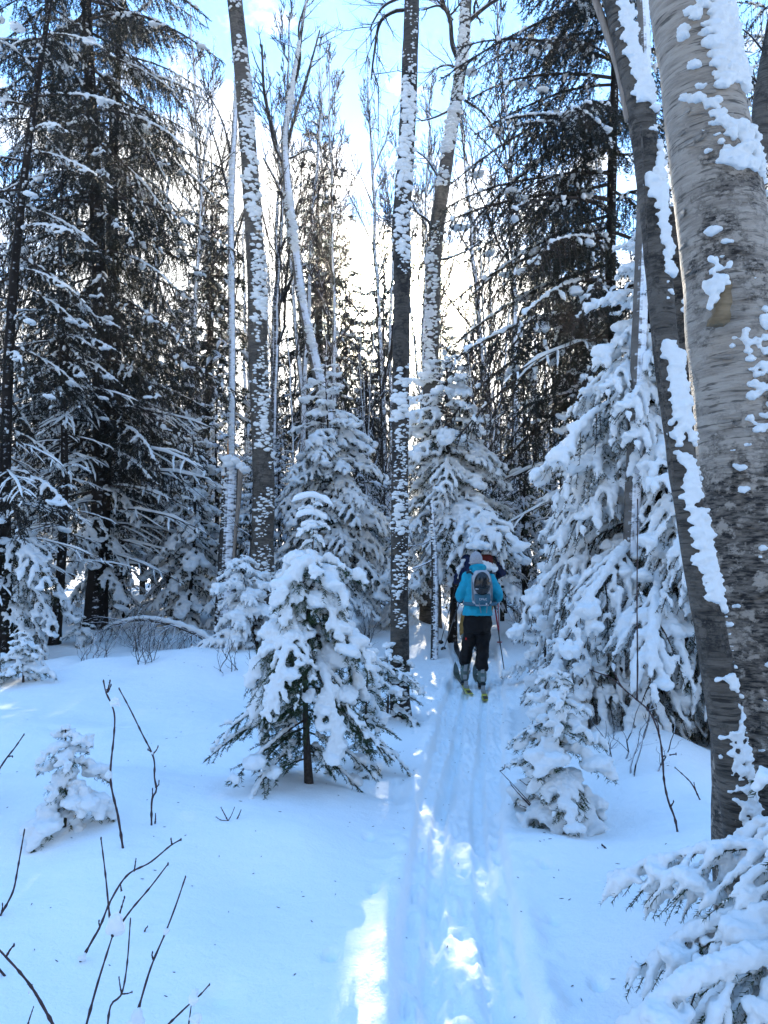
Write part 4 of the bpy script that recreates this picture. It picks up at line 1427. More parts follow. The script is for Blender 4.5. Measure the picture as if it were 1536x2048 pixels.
    def tall(x, y, H, r0, lab, zlow, zc, Lm, sd, nb, lean=(0, 0), dead=12, low=True, extra=()):
        ly = [dict(z0=zc, z1=H * 0.62, n=int(nb * 0.75), l0=Lm, l1=Lm * 0.85, e0=-18, e1=-8, kind='D', lens=dd, vars=3, load=0.5),
              dict(z0=H * 0.62, z1=H, n=int(nb * 0.65), l0=Lm * 0.85, l1=0.25, e0=-6, e1=35, kind='D', lens=dd, vars=3, load=0.4),
              dict(z0=zlow, z1=zc + 1.5, n=dead, l0=Lm * 0.85, l1=Lm, e0=-6, e1=-10, kind='B', lens=(1.0, 2.0), vars=3)]
        ly += list(extra)
        if low:
            ly.append(dict(z0=0.8, z1=zc, n=12, l0=1.1, l1=1.5, e0=-25, e1=-18, kind='M', lens=mm, vars=3, load=0.8))
        conifer('spruce_tree', lab, 'spruce tree', x, y, H, r0, M_SPRUCEBARK, ly, seed=sd, lean=lean)
    p = ground_pt(163, 1257)
    tall(p[0], p[1], 20.5, 0.20, 'tall dark spruce with the blackest trunk at left', 1.2, 3.0, 2.9, 51, 95, (-0.005, 0), 34)
    p = ground_pt(200, 1222)
    tall(p[0], p[1] + 0.3, 21.0, 0.22, 'tall dark spruce close behind the blackest trunk, leaning slightly right', 2.0, 4.0, 3.0, 52, 85, (0.02, 0), 34)
    tall(-5.75, 11.8, 15.0, 0.10, 'slim dark spruce at the far left edge leaning right', 1.0, 2.2, 1.8, 53, 55, (0.03, 0), 14)
    tall(4.05, 12.9, 18.0, 0.13, 'tall dark spruce with drooping boughs at the upper right', 2.5, 4.6, 3.0, 54, 34, (0, 0), 12, low=False, extra=[dict(z0=4.4, z1=11.5, n=30, l0=3.3, l1=3.0, e0=-16, e1=2, kind='D', lens=dd, vars=3, load=0.4, az=195, azs=55)])
    tall(7.8, 14.5, 15.0, 0.14, 'tall dark spruce beyond the thick pale birch at right', 2.5, 4.5, 2.2, 55, 70, (0, 0), 12)
    tall(-9.6, 15.5, 18.0, 0.15, 'tall dark spruce beyond the left edge of the clearing', 1.5, 3.2, 2.3, 56, 75, (0, 0), 12)
    p = ground_pt(97, 1292)
    tall(p[0], p[1], 9.5, 0.085, 'thin snow-ringed spruce pole left of the blackest trunk', 1.3, 4.2, 1.3, 57, 40, (0.015, 0), 26, low=False)


hero_conifers()

# ------------------------------------------------------------------ the forest behind
KINDS['f'] = dict(Lref=1.2, W=0.42, droop=0.5, lift=0.12, sp=0.20, fan=0.9, td=0.5, hang=0.2, tert=True, rax=0.02, ns=0.030, nl=0.085, nw=0.026,
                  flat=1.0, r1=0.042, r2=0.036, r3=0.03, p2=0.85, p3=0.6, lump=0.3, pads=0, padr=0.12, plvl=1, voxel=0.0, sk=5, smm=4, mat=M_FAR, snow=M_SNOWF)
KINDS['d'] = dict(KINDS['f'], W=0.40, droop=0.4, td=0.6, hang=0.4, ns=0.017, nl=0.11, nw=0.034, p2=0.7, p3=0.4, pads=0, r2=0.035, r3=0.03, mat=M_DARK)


def crown_variant(kind, H, z0, l0, l1, nb, e0, e1, load, seed):
    r = np.random.default_rng(seed)
    pr = [[make_bough(kind, L, seed * 31 + v, load) for v in range(2)] for L in (0.5, 0.9, 1.3)]
    nd, sn = MB(), MB()
    for i in range(nb):
        f = (i + r.uniform(0.1, 0.9)) / nb
        f = f ** 0.9
        z = z0 + (H - z0) * f
        L = (l0 + (l1 - l0) * f) * r.uniform(0.7, 1.2)
        j = int(np.argmin(np.abs(np.log(np.array([0.5, 0.9, 1.3]) / L))))
        a, b = pr[j][int(r.integers(2))]
        s = L / (0.5, 0.9, 1.3)[j]
        M = Matrix.Translation((0, 0, z)) @ Matrix.Rotation(i * 2.39996 + r.normal(0, 0.3), 4, 'Z') @ Matrix.Rotation(-math.radians(e0 + (e1 - e0) * f + r.normal(0, 7)), 4, 'Y') @ Matrix.Diagonal((s, s, s, 1))
        M = np.array(M)
        nd.merge(a, M)
        sn.merge(b, M)
    t = np.linspace(-0.06, 1, 14)
    P = np.stack([0.03 * np.sin(t * 7 + seed), 0.03 * np.cos(t * 5 + seed), t * H], -1)
    R = np.maximum(H * 0.013 * (1 - np.clip(t, 0, 1)) ** 0.9, 0.008)
    tr = trunk_tube(MB(), P, R, 7, 0, 0.1, 5, seed)
    K = KINDS[kind]
    return (tr.mesh('trunk', [M_SPRUCEBARK]), nd.mesh('crown', [M_TWIG, K['mat']], smooth=False), sn.mesh('snow', [K['snow']]), H)


YOUNG = [crown_variant('f', 4.0, 0.25, 1.15, 0.12, 52, -14, 35, 1.0, 201), crown_variant('f', 4.0, 0.35, 0.95, 0.12, 46, -8, 30, 0.85, 202), crown_variant('f', 4.0, 0.9, 1.2, 0.14, 46, -20, 30, 0.75, 203)]
OLD = [crown_variant('d', 8.0, 1.6, 1.5, 0.18, 74, -22, 35, 0.8, 204), crown_variant('d', 8.0, 2.6, 1.2, 0.16, 66, -15, 32, 0.7, 205)]
SPIRE = [crown_variant('d', 8.0, 2.2, 0.95, 0.2, 80, -12, 30, 0.45, 206), crown_variant('d', 8.0, 3.2, 1.05, 0.22, 72, -16, 28, 0.3, 207)]


def far_tree(var, x, y, H, label, group, rz, fat=1.0, name='spruce_tree'):
    tr, nd, sn, H0 = var
    s = H / H0
    w = s * fat
    r = empty(name, (x, y, float(gh(x, y))), label, 'spruce tree', group, rz)
    M = Matrix.Diagonal((w, w, s, 1))
    part('trunk', tr, r, M)
    part('crown', nd, r, M)
    part('snow', sn, r, M)
    return r


def skyline(px):
    return np.interp(px, [-150, 150, 300, 380, 450, 560, 660, 740, 790, 850, 930, 1000, 1060, 1140, 1220, 1320, 1700],
                     [60, 150, 330, 540, 680, 690, 700, 740, 800, 760, 700, 660, 560, 500, 420, 330, 260])


LANDMARKS = [(20, 'the slim left-edge spruce'), (95, 'the thin snow-ringed pole'), (165, 'the blackest spruce trunk'), (235, 'the second tall dark spruce'), (310, 'the hollow with the arched birch'), (390, 'the spruce beside the snag'),
             (455, 'the broken snag'), (520, 'the mottled leaning birch'), (585, 'the gap past the mottled birch'), (645, 'the broad snowy spruce'), (715, 'the gap beside the central trunk'), (790, 'the central dark trunk'), (850, 'the bent birch'), (910, 'the layered snowy spruce'), (965, 'the two skiers'),
             (1030, 'the thicket right of the skiers'), (1110, 'the mid-sized snowy spruce'), (1180, 'the big spruce boughs'), (1245, 'the drooping dark spruce trunk'), (1330, 'the slanting dark birch stem'), (1440, 'the thick pale birch'), (1560, 'the right edge of view')]
RANKS = {17.2: 'just behind', 19.5: 'closely behind', 22.5: 'further behind', 26: 'well behind', 31: 'far behind', 37: 'deep behind', 44: 'farthest behind'}
USED = {}


def describe(px, Y0, H, grp):
    k = int(np.argmin([abs(px - a) for a, _ in LANDMARKS]))
    sz = 'stunted' if H < 2.6 else 'short' if H < 4 else 'medium' if H < 6.5 else 'tall' if H < 9.5 else 'towering'
    kind = 'snowy young spruce' if 'young' in grp else 'dark spruce'
    side = 'left of ' if px < LANDMARKS[k][0] - 8 else 'right of ' if px > LANDMARKS[k][0] + 8 else ''
    lab = sz + ' ' + kind + ' ' + RANKS[Y0] + ' ' + ('and ' + side if side else '') + LANDMARKS[k][1]
    for tweak in ('fuller ', 'thinner ', 'leaner ', 'shaggier '):
        if lab not in USED:
            break
        lab = tweak + lab if not lab.startswith(('fuller', 'thinner', 'leaner')) else tweak + lab.split(' ', 1)[1]
    USED[lab] = 1
    return lab, grp


def background():
    r = np.random.default_rng(77)
    named = [  # px, top py, Y, variant, fat, label
        (640, 238, 30, SPIRE[0], 1.15, 'tall ragged dark spire standing against the white sky left of the sun'),
        (425, 340, 28, SPIRE[1], 1.3, 'tall dark spruce spire between the thin white pole and the dark spruces'),
        (690, 470, 34, SPIRE[1], 1.0, 'narrower dark spire close to the right of the tall ragged spire'),
        (765, 440, 40, SPIRE[0], 0.9, 'slender spruce glowing in the low sun left of the central trunk'),
        (880, 575, 33, OLD[1], 0.9, 'spruce top right of the sun behind the bent birch'),
        (735, 665, 26, OLD[0], 0.8, 'small dark spruce top just left of the central trunk'),
        (1175, 350, 24, SPIRE[0], 1.2, 'dark spire behind the drooping dark spruce at right'),
        (945, 640, 36, OLD[0], 0.9, 'spruce top above the skiers right of the bent birch'),
    ]
    for px, py, Y, var, fat, lab in named:
        T = at(px, py, Y)
        g = float(gh(T[0], Y))
        far_tree(var, T[0], Y, T[2] - g, lab, None, r.uniform(0, 6.28), fat)
    nf = 0
    for Y0, gap in ((17.2, 1.7), (19.5, 1.7), (22.5, 1.8), (26, 2.0), (31, 2.2), (37, 2.4), (44, 2.6)):
        hw = Y0 * 0.56 + 2.0
        x = -hw + r.uniform(0, 1)
        while x < hw:
            xx, yy = x + r.normal(0, 0.35), Y0 + r.uniform(-1.2, 1.2)
            x += gap * r.uniform(0.75, 1.25)
            px = 768 + F * xx / yy
            if abs(xx - trail_x(yy)) < 0.75 and yy < 27:
                continue
            if yy < 18.5 and -2.4 < xx < 2.6:
                continue
            sky = skyline(px) + abs(r.normal(0, 110)) + 10
            top = at(px, sky, yy)[2] - float(gh(xx, yy))
            kind = r.random()
            if (Y0 < 24 and kind < 0.78) or (Y0 < 32 and kind < 0.5):
                H = min(top, r.uniform(2.6, 5.5) * (1 + 0.25 * (Y0 > 20)))
                var, lab, grp = YOUNG[int(r.integers(3))], 'young snow-covered spruce in the crowded understorey behind the clearing', 'young snowy spruces of the understorey'
                fat = r.uniform(0.85, 1.15)
            else:
                H = min(top, r.uniform(6, 13))
                var, lab, grp = (OLD + SPIRE[:1])[int(r.integers(3))], 'dark snow-flecked spruce in the dense forest beyond the clearing', 'dark spruces of the forest beyond'
                fat = r.uniform(0.75, 1.0) * (8 / max(H, 3)) ** 0.35
            if abs(xx - 0.35) < 1.3:
                H = min(H, 0.364 * (yy - 6.5) - 0.6 - float(gh(xx, yy)))
            lab, grp = describe(px, Y0, H, grp)
            if H < 1.2:
                continue
            far_tree(var, xx, yy, H, lab, grp, r.uniform(0, 6.28), fat)
            nf += 1
    print('far trees', nf)


background()


# ------------------------------------------------------------------ bare hardwoods
def bare_variant(H, r0, seed, n1=18, spread=0.55, low=0.35, n2=8, n3=5, two=False):
    r = np.random.default_rng(seed)
    tm, bm = MB(), MB()

    def stem(base, top, rr, k):
        t = np.linspace(0, 1, 16)[:, None]
        w = np.cumsum(r.normal(0, 0.006 * H, (16, 3)), 0) * np.array([1, 1, 0])
        P = base * (1 - t) + top * t + w * t
        R = rr * (1 - 0.92 * t[:, 0]) ** 0.85
        trunk_tube(tm, P, R, k, 0, 0.08, 6, seed)
        return P, R

    def grow(P, R, n, lo, Lf, lvl, sprd):
        if n <= 0:
            return
        N = len(P)
        A, Rr = [], []
        for i in range(n):
            f = lo + (1 - lo) * (i + r.uniform(0, 1)) / n
            k = min(int(f * (N - 1)), N - 2)
            T = norm(P[k + 1] - P[k])
            a = r.uniform(0, 2 * PI)
            sd = norm(np.cross(T, np.array([math.cos(a), math.sin(a), 0.3])))
            sp = sprd * r.uniform(0.7, 1.3)
            D = norm(math.cos(sp) * T + math.sin(sp) * sd)
            L = Lf * (1.12 - f) * r.uniform(0.6, 1.2)
            m = 8
            t = np.linspace(0, 1, m)[:, None]
            w = np.cumsum(r.normal(0, 0.03 * L, (m, 3)), 0)
            w[0] = 0
            C = P[k] + D * L * t + np.array([0, 0, 1.0]) * 0.22 * L * t ** 2 + w
            rr = min(R[k] * 0.55, 0.004 + L * 0.011)
            A.append(C)
            Rr.append(np.linspace(max(rr, 0.008), max(rr * 0.25, 0.0065), m))
        bm.tubes(np.array(A), np.array(Rr), 3 if lvl > 1 else 4, 0 if lvl == 1 else 1)
        if lvl < 3:
            for C, q in zip(A, Rr):
                grow(C, q, (n2, n3)[lvl - 1], 0.2, np.linalg.norm(C[-1] - C[0]) * (0.55, 0.5)[lvl - 1], lvl + 1, 0.6)

    P, R = stem(np.array([0, 0, -0.3]), np.array([r.normal(0, .04) * H, r.normal(0, .04) * H, H]), r0, 8)
    grow(P, R, n1, low, 0.34 * H, 1, spread)
    if two:
        k = 5
        P2, R2 = stem(P[k], P[k] + np.array([0.09 * H, 0.02 * H, H * 0.6]), R[k] * 0.8, 7)
        grow(P2, R2, n1 // 2, 0.3, 0.25 * H, 1, spread)
    return tm, bm


BARE_RAW = [bare_variant(12, 0.11, 301), bare_variant(12, 0.09, 302, 18, 0.45, 0.4), bare_variant(12, 0.10, 303, 14, 0.6, 0.5), bare_variant(12, 0.09, 304, 14, 0.5, 0.3, two=True), bare_variant(12, 0.06, 305, 20, 0.5, 0.15, 6, 3)]
BARE = [(a.mesh('trunk', [M_BARE]), a.mesh('trunk', [M_BAREDK]), b.mesh('crown', [M_BRANCH, M_FINE])) for a, b in BARE_RAW]


def bare_tree(i, dk, px, top, Y, label, group=None, rz=0.0, fat=1.0, lean=0.0, name='birch_tree'):
    T = at(px, top, Y)
    g = float(gh(T[0], Y))
    H = T[2] - g
    r = empty(name, (T[0] - lean * H, Y, g), label, 'tree', group)
    s = H / 12
    M = Matrix.Shear('XY', 4, (lean, 0)) if False else Matrix(((1, 0, lean, 0), (0, 1, 0, 0), (0, 0, 1, 0), (0, 0, 0, 1)))
    M = M @ Matrix.Rotation(rz, 4, 'Z') @ Matrix.Diagonal((s * fat, s * fat, s, 1))
    part('trunk', BARE[i][1 if dk else 0], r, M)
    part('crown', BARE[i][2], r, M)
    return r


def hardwoods():
    r = np.random.default_rng(99)
    L = [  # variant, dark, px top, py top, Y, fat, lean, label
        (1, 1, 555, -40, 20, 0.8, 0.00, 'slim dark birch beside the mottled leaning birch, rising to the left blue gap'),
        (3, 0, 610, 20, 27, 0.9, 0.01, 'forked bare birch with fine upswept twigs left of the dark spire'),
        (2, 1, 540, 130, 24, 0.8, -0.01, 'dark bare pole just right of the mottled leaning birch'),
        (1, 0, 690, 60, 26, 0.75, 0.015, 'bare birch with a brush of twigs over the dark spire'),
        (4, 0, 715, 140, 32, 0.9, 0.0, 'thin bare birch midway between the spire and the central trunk'),
        (0, 1, 755, 10, 24, 0.7, -0.02, 'bare birch whose twigs hang beside the central trunk at upper left'),
        (2, 0, 775, 210, 30, 0.8, 0.0, 'bare sapling in the glare just left of the central trunk'),
        (1, 0, 850, 110, 28, 0.8, 0.01, 'bare birch seen between the central trunk and the bent birch'),
        (3, 1, 838, 250, 22, 0.7, 0.0, 'twisted bare sapling close to the right of the central trunk'),
        (0, 0, 990, 40, 27, 0.8, 0.01, 'wide bare birch right of the bent birch'),
        (2, 0, 1045, -30, 22, 0.8, 0.02, 'bare birch left of the drooping dark spruce'),
        (4, 0, 960, 240, 34, 1.0, 0.0, 'far thin bare birch over the skiers'),
        (1, 0, 1085, 200, 30, 0.9, -0.01, 'bare birch behind the lower boughs of the drooping dark spruce'),
        (4, 1, 1010, 330, 24, 1.0, 0.03, 'twiggy bare sapling leaning right above the skiers'),
        (3, 0, 1135, 330, 26, 0.9, 0.0, 'forked bare birch behind the big spruce top'),
        (2, 0, 395, 80, 27, 0.8, 0.0, 'bare birch showing through the dark spruce boughs at left'),
        (0, 0, 455, 60, 31, 0.9, 0.0, 'bare birch left of the thin white pole'),
        (4, 0, 505, 200, 36, 1.0, 0.0, 'far bare birch in the gap right of the thin white pole'),
        (1, 1, 60, 100, 19, 0.8, 0.02, 'dark bare trunk among the tall spruces at far left'),
        (2, 1, 330, 240, 22, 0.7, 0.0, 'dark bare trunk right of the tall dark spruces'),
        (0, 1, 265, 120, 24, 0.8, 0.0, 'dark bare trunk behind the two tall spruces'),
        (1, 0, 1460, -30, 13, 0.7, 0.0, 'bare hardwood with fine twigs in the upper right corner'),
        (0, 0, 1530, -60, 16, 0.8, -0.01, 'bare hardwood beyond the thick pale birch at the far right'),
        (2, 0, 1210, 120, 21, 0.8, 0.0, 'pale bare trunk behind the dark spruce at right'),
        (1, 1, 1100, 420, 18, 0.7, 0.0, 'slim bare sapling left of the big snowy spruce'),
        (3, 1, 740, 560, 19, 0.8, 0.02, 'crooked snowy sapling between the two snowy spruces'),
        (4, 0, 655, 330, 38, 1.0, 0.0, 'far bare birch behind the dark spire'),
        (4, 0, 590, 300, 40, 1.0, 0.0, 'far bare birch left of the dark spire'),
        (4, 0, 900, 340, 40, 1.0, 0.0, 'far bare birch right of the bent birch'),
        (2, 0, 1060, 420, 38, 1.0, 0.0, 'far bare birch left of the big snowy spruce'),
    ]
    for i, (v, dk, px, top, Y, fat, lean, lab) in enumerate(L):
        bare_tree(v, dk, px, top, Y, lab, None, r.uniform(0, 6.28), fat, lean)


hardwoods()


# ------------------------------------------------------------------ bare shoots, brush and the arched birch
M_BEAD = M_SNOW


def shoot(label, Y, lines, balls=(), w=5.0, tex=None):
    """Bare woody shoots drawn as pixel polylines at distance Y (each line: list of (px, py[, dY]))."""
    base = lines[0][0]
    if base[1] < 1960:
        Y = float(ground_pt(base[0], base[1])[1])
    w *= 0.88
    b = at(base[0], base[1], Y)
    g = float(gh(b[0], b[1]))
    t = empty('shrub_shoot', (b[0], b[1], g), label, 'shrub', 'bare shoots poking through the snow')
    Minv = Matrix.Translation(-Vector(t.location))
    for k, ln in enumerate(lines):
        Q = np.stack([at(p[0], p[1], Y + (p[2] if len(p) > 2 else 0.0)) for p in ln])
        n = max(8, 5 * len(ln))
        S = spline(Q, n) if len(ln) > 2 else np.linspace(0, 1, n)[:, None] * (Q[-1] - Q[0]) + Q[0]
        if k == 0 and S[0, 2] > g - 0.02:
            d = norm(S[0] - S[1])
            S = np.concatenate([[S[0] + d * min(0.5, (S[0, 2] - g + 0.05) / max(0.25, -d[2]))], S])
            n += 1
        ww = (w if k == 0 else w * 0.75) * depth(S[0]) / F * 0.5
        R = np.linspace(ww, ww * 0.55, n)
        R = R * (1 + 0.12 * np.sin(np.arange(n) * 2.1 + k))
        kn = np.zeros(n)
        kn[::4] = 0.35
        part('stem', MB().tubes(S, R * (1 + kn), 7, 0, cap=True).mesh('stem', [M_SHOOT]), t, Minv)
    bd = MB()
    for ln in lines:
        q = at(ln[-1][0], ln[-1][1], Y + (ln[-1][2] if len(ln[-1]) > 2 else 0.0))
        bd.blobs([q], np.array([[0.7, 0.7, 1.5]]) * w * 0.5 * depth(q) / F, None, 1)
    part('bud', bd.mesh('bud', [M_SHOOT]), t, Minv)
    if balls:
        mb = MB()
        for (px, py, rp) in balls:
            c = at(px, py, Y - 0.01)
            rr = rp * depth(c) / F
            g2 = np.random.default_rng(int(px))
            C = c + g2.normal(0, 0.45, (6, 3)) * rr * np.array([0.8, 0.8, 0.9])
            mb.blobs(C, rr * g2.uniform(0.5, 0.85, (6, 1)) * np.ones(3), None, 2, 0.25)
        mb = remesh(mb, 0.004, 2, 0.002, 90)
        part('snow_clump', mb.mesh('snow_clump', [M_SNOW]), t, Minv)
    return t


def shoots():
    shoot('two-pronged bare shoot holding a fist of snow in its fork, lower left', 2.15, [[(170, 2060), (195, 1968), (225, 1872)], [(225, 1872), (219, 1830), (211, 1750), (202, 1677)], [(225, 1872), (262, 1820), (300, 1775), (336, 1728)], [(236, 1838), (243, 1815), (249, 1795)]],
          [(229, 1855, 18)], 6.5)
    shoot('long bare shoot curving right past the fork full of snow', 2.6, [[(160, 1925), (185, 1880), (200, 1853), (222, 1800), (255, 1750), (300, 1725), (340, 1692), (362, 1679)], [(344, 1690), (343, 1684), (342, 1678)], [(243, 1782), (242, 1776), (241, 1770)], [(200, 1853), (198, 1847), (198, 1842)]], [(163, 1915, 7)], 5.5)
    shoot('straight bare shoot with one bead of snow, right of the snow-filled fork', 2.25, [[(268, 2050), (300, 1940), (331, 1865), (352, 1810), (371, 1754)], [(306, 1918), (304, 1910), (305, 1905)]], [(331, 1862, 6), (272, 2040, 14)], 5.5)
    shoot('bare shoot with two short side prongs at the bottom edge', 2.05, [[(214, 2060), (222, 2010), (243, 1988), (254, 1930), (261, 1838)], [(243, 1988), (240, 1970), (227, 1955)][:2] + [(238, 1955)], [(243, 1988), (255, 1987), (264, 1984)]], (), 5.0)
    shoot('thick bare stem bending down out of the lower left corner', 1.95, [[(112, 2060), (70, 1985), (40, 1945), (10, 1912), (-15, 1885)], [(12, 1914), (20, 1900), (28, 1890)]], [(58, 1982, 4)], 7.5)
    shoot('bare shoot curving up at the left edge', 2.75, [[(0, 1832), (14, 1808), (27, 1780), (35, 1740), (49, 1660)], [(3, 1826), (5, 1815), (5, 1808)]], (), 5.0)
    shoot('short bare shoot tip at the left edge beside the fir tips', 3.6, [[(-12, 1555), (12, 1518), (30, 1495), (48, 1469)], [(18, 1513), (22, 1512), (25, 1513)]], (), 4.5)
    shoot('tall kinked bare shoot with a snow knot halfway up', 3.75, [[(246, 1697), (236, 1632), (221, 1557), (228, 1470), (229, 1430), (221, 1404), (212, 1385), (207, 1362)], [(214, 1385), (217, 1375), (220, 1362)], [(214, 1378), (216, 1384), (222, 1370)]], [(216, 1548, 7), (228, 1404, 7), (236, 1408, 5)], 5.5)
    shoot('slender zigzag bare shoot with paired twigs, right of the kinked shoot', 4.1, [[(303, 1652), (304, 1600), (313, 1580), (309, 1555), (307, 1515), (283, 1465), (260, 1418), (238, 1377)], [(304, 1600), (305, 1590), (305, 1578)], [(311, 1575), (317, 1570), (318, 1562)], [(306, 1508), (313, 1500), (316, 1493)], [(305, 1506), (300, 1502), (296, 1499)]], [(304, 1506, 3)], 4.6)
    shoot('stub of a bare twig beside the slender zigzag shoot', 4.1, [[(310, 1648), (311, 1638), (311, 1628)]], (), 4)
    shoot('bare twig stub behind the curving shoot', 3.0, [[(268, 1745), (270, 1732), (272, 1718)]], (), 4)
    shoot('tiny spray of twig tips on the smooth slope below the bowed fir', 4.4, [[(456, 1642), (450, 1630), (442, 1615)], [(456, 1642), (463, 1630), (469, 1615)], [(456, 1642), (442, 1640), (432, 1634)]], (), 3)
    shoot('lone twig tip right of the tiny spray', 4.4, [[(474, 1638), (478, 1630), (482, 1620)]], (), 3)
    shoot('bare twig crossing a snow-capped seedling tip at the bottom edge', 1.95, [[(330, 2055), (375, 2012), (400, 1990), (419, 1969)], [(376, 2060), (380, 2030), (384, 2000)]], [(388, 2000, 11), (392, 2042, 11)], 5.0)
    shoot('short twig at the very bottom left', 1.95, [[(54, 2055), (60, 2035), (67, 2014)]], (), 4)
    shoot('dark twig scrap on the snow at lower left', 2.3, [[(10, 1952), (17, 1960), (24, 1967)]], (), 5)
    shoot('tiny dark twig tip on the empty slope right of the leaning shoots', 2.5, [[(289, 1864), (291, 1858), (295, 1853)]], (), 4)
    shoot('kinked dark stem rising from the open snow to the right of the little fir', 4.3, [[(1355, 1664), (1349, 1635), (1336, 1600), (1328, 1560), (1325, 1515), (1318, 1470), (1300, 1425), (1274, 1400), (1245, 1375), (1228, 1345)], [(1274, 1400), (1275, 1330), (1274, 1200), (1275, 1060), (1275, 1000)], [(1318, 1470), (1316, 1450), (1312, 1440)], [(1325, 1513), (1340, 1510), (1352, 1508)], [(1245, 1375), (1220, 1355), (1180, 1340)], [(1342, 1612), (1346, 1606), (1347, 1603)]], [(1335, 1510, 4)], 5.0)
    shoot('fine forked shoot right of the kinked dark stem', 4.2, [[(1400, 1600), (1385, 1570), (1372, 1555), (1350, 1535)], [(1395, 1590), (1390, 1575), (1388, 1566)]], (), 3.5)
    shoot('small dark scrap of twig on the bare slope at right', 4.2, [[(1211, 1697), (1207, 1692), (1204, 1690)]], (), 5)
    # brush round the little fir at right
    B = []
    for a, b, c in (((1150, 1650), (1090, 1600), (1040, 1560)), ((1100, 1655), (1050, 1595), (1000, 1542)), ((1095, 1650), (1060, 1620), (1040, 1610)), ((1085, 1640), (1035, 1585), (1020, 1565)),
                    ((1110, 1630), (1090, 1600), (1075, 1575)), ((1060, 1610), (1040, 1590), (1022, 1570)), ((1000, 1542), (1008, 1538), (1010, 1530)), ((1170, 1655), (1168, 1600), (1158, 1560))):
        B.append([a, b, c])
    shoot('fan of thin bare twigs at the foot of the snow-lumped little fir', 4.55, B, (), 3.0)
    shoot('upright thin twigs right of the snow-lumped little fir', 4.7, [[(1170, 1655), (1170, 1610), (1165, 1580), (1158, 1558)], [(1178, 1640), (1180, 1630), (1181, 1623)], [(1160, 1640), (1155, 1620), (1150, 1600)]], (), 3.2)


shoots()


def brush(label, x, y, n, H, seed, spread=0.5, snowy=False, name='shrub'):
    z = float(gh(x, y))
    t = empty(name, (x, y, z), label, 'shrub')
    r = np.random.default_rng(seed)
    m = MB()
    P0 = np.stack([r.normal(0, 0.12 * spread * 2, n), r.normal(0, 0.12, n), np.full(n, -0.05)], -1)
    D = np.stack([r.normal(0, spread, n), r.normal(0, spread * 0.6, n), np.ones(n)], -1)
    side_limbs(m, P0, D, H * r.uniform(0.5, 1.0, n), seed, np.full(n, 0.007), 8, 0.1, 4, 0, 6, 0.25, 0.45)
    part('stems', m.mesh('stems', [M_BRANCH]), t)
    return t


for i, (x, y, n, H, lab) in enumerate((
        (2.35, 12.4, 9, 1.2, 'bare thicket right of the second skier'), (2.75, 13.4, 8, 1.0, 'bare thicket close to the mid-sized snowy spruce'),
        (2.9, 10.9, 6, 0.8, 'few bare stems in the snow beyond the right ski pole'), (-0.25, 12.6, 6, 1.1, 'dark bare stems behind the central trunk, left side'),
        (-0.5, 11.2, 5, 0.8, 'thin bare stems between the bowed fir and the central trunk'), (-2.2, 11.8, 9, 0.9, 'bare brush at the edge of the hollow left of the bowed fir'),
        (-3.9, 12.4, 9, 0.8, 'low bare brush in the hollow under the arched birch'), (-4.8, 9.6, 5, 0.5, 'dry twigs poking out near the left edge of the crest'),
        (2.7, 8.2, 7, 0.9, 'bare twigs under the big snowy spruce'), (1.75, 5.6, 6, 0.55, 'thin twigs in front of the low snow-smothered spruce'), (-3.1, 10.2, 8, 0.6, 'half-buried brush on the crest left of the bowed fir'), (-4.1, 11.0, 9, 0.7, 'half-buried brush on the crest below the blackest spruce trunk'), (-1.9, 9.9, 6, 0.5, 'few buried twig tips behind the left boughs of the bowed fir'))):
    brush(lab, x, y, n, H, 500 + i)


def arched_birch():
    Y = 12.6
    Q = np.stack([at(a, b, Y + c) for a, b, c in ((452, 1318, 0), (420, 1285, 0.1), (380, 1262, 0.3), (330, 1246, 0.5), (280, 1240, 0.7), (235, 1248, 0.8), (205, 1262, 0.9))])
    S = spline(Q, 40)
    z = float(gh(S[0, 0], S[0, 1]))
    t = empty('arched_birch', (S[0, 0], S[0, 1], z), 'young birch bent over in an arch by snow, twigs hanging into the hollow', 'tree')
    Minv = Matrix.Translation(-Vector(t.location))
    R = np.linspace(0.05, 0.012, 40)
    part('trunk', trunk_tube(MB(), S, R, 8, 0, 0.08, 8, 1).mesh('trunk', [M_BAREDK]), t, Minv)
    m = MB()
    r = np.random.default_rng(8)
    for i in range(3):
        n = 16
        k = r.integers(5, 39, n)
        D = np.stack([r.normal(-0.5, 0.7, n), r.normal(0, 0.5, n), r.normal(-0.5, 0.45, n)], -1)
        side_limbs(m, S[k], D, r.uniform(0.4, 1.0, n), 80 + i, np.full(n, 0.008), 8, -0.5, 4, 0, 6, 0.2, 0.5)
    part('limb', m.mesh('limb', [M_BRANCH]), t, Minv)
    sb = MB()
    C = S + np.array([0, 0, 1]) * (R * 1.1 + 0.02)[:, None]
    sb.tubes(C, (0.055 - 0.03 * np.linspace(0, 1, 40)) * (1 + 0.25 * np.sin(np.arange(40) * 1.7)), 8, 0, cap=True)
    part('snow', remesh(sb, 0.014, 2, 0.008, 16).mesh('snow', [M_SNOW]), t, Minv)


arched_birch()


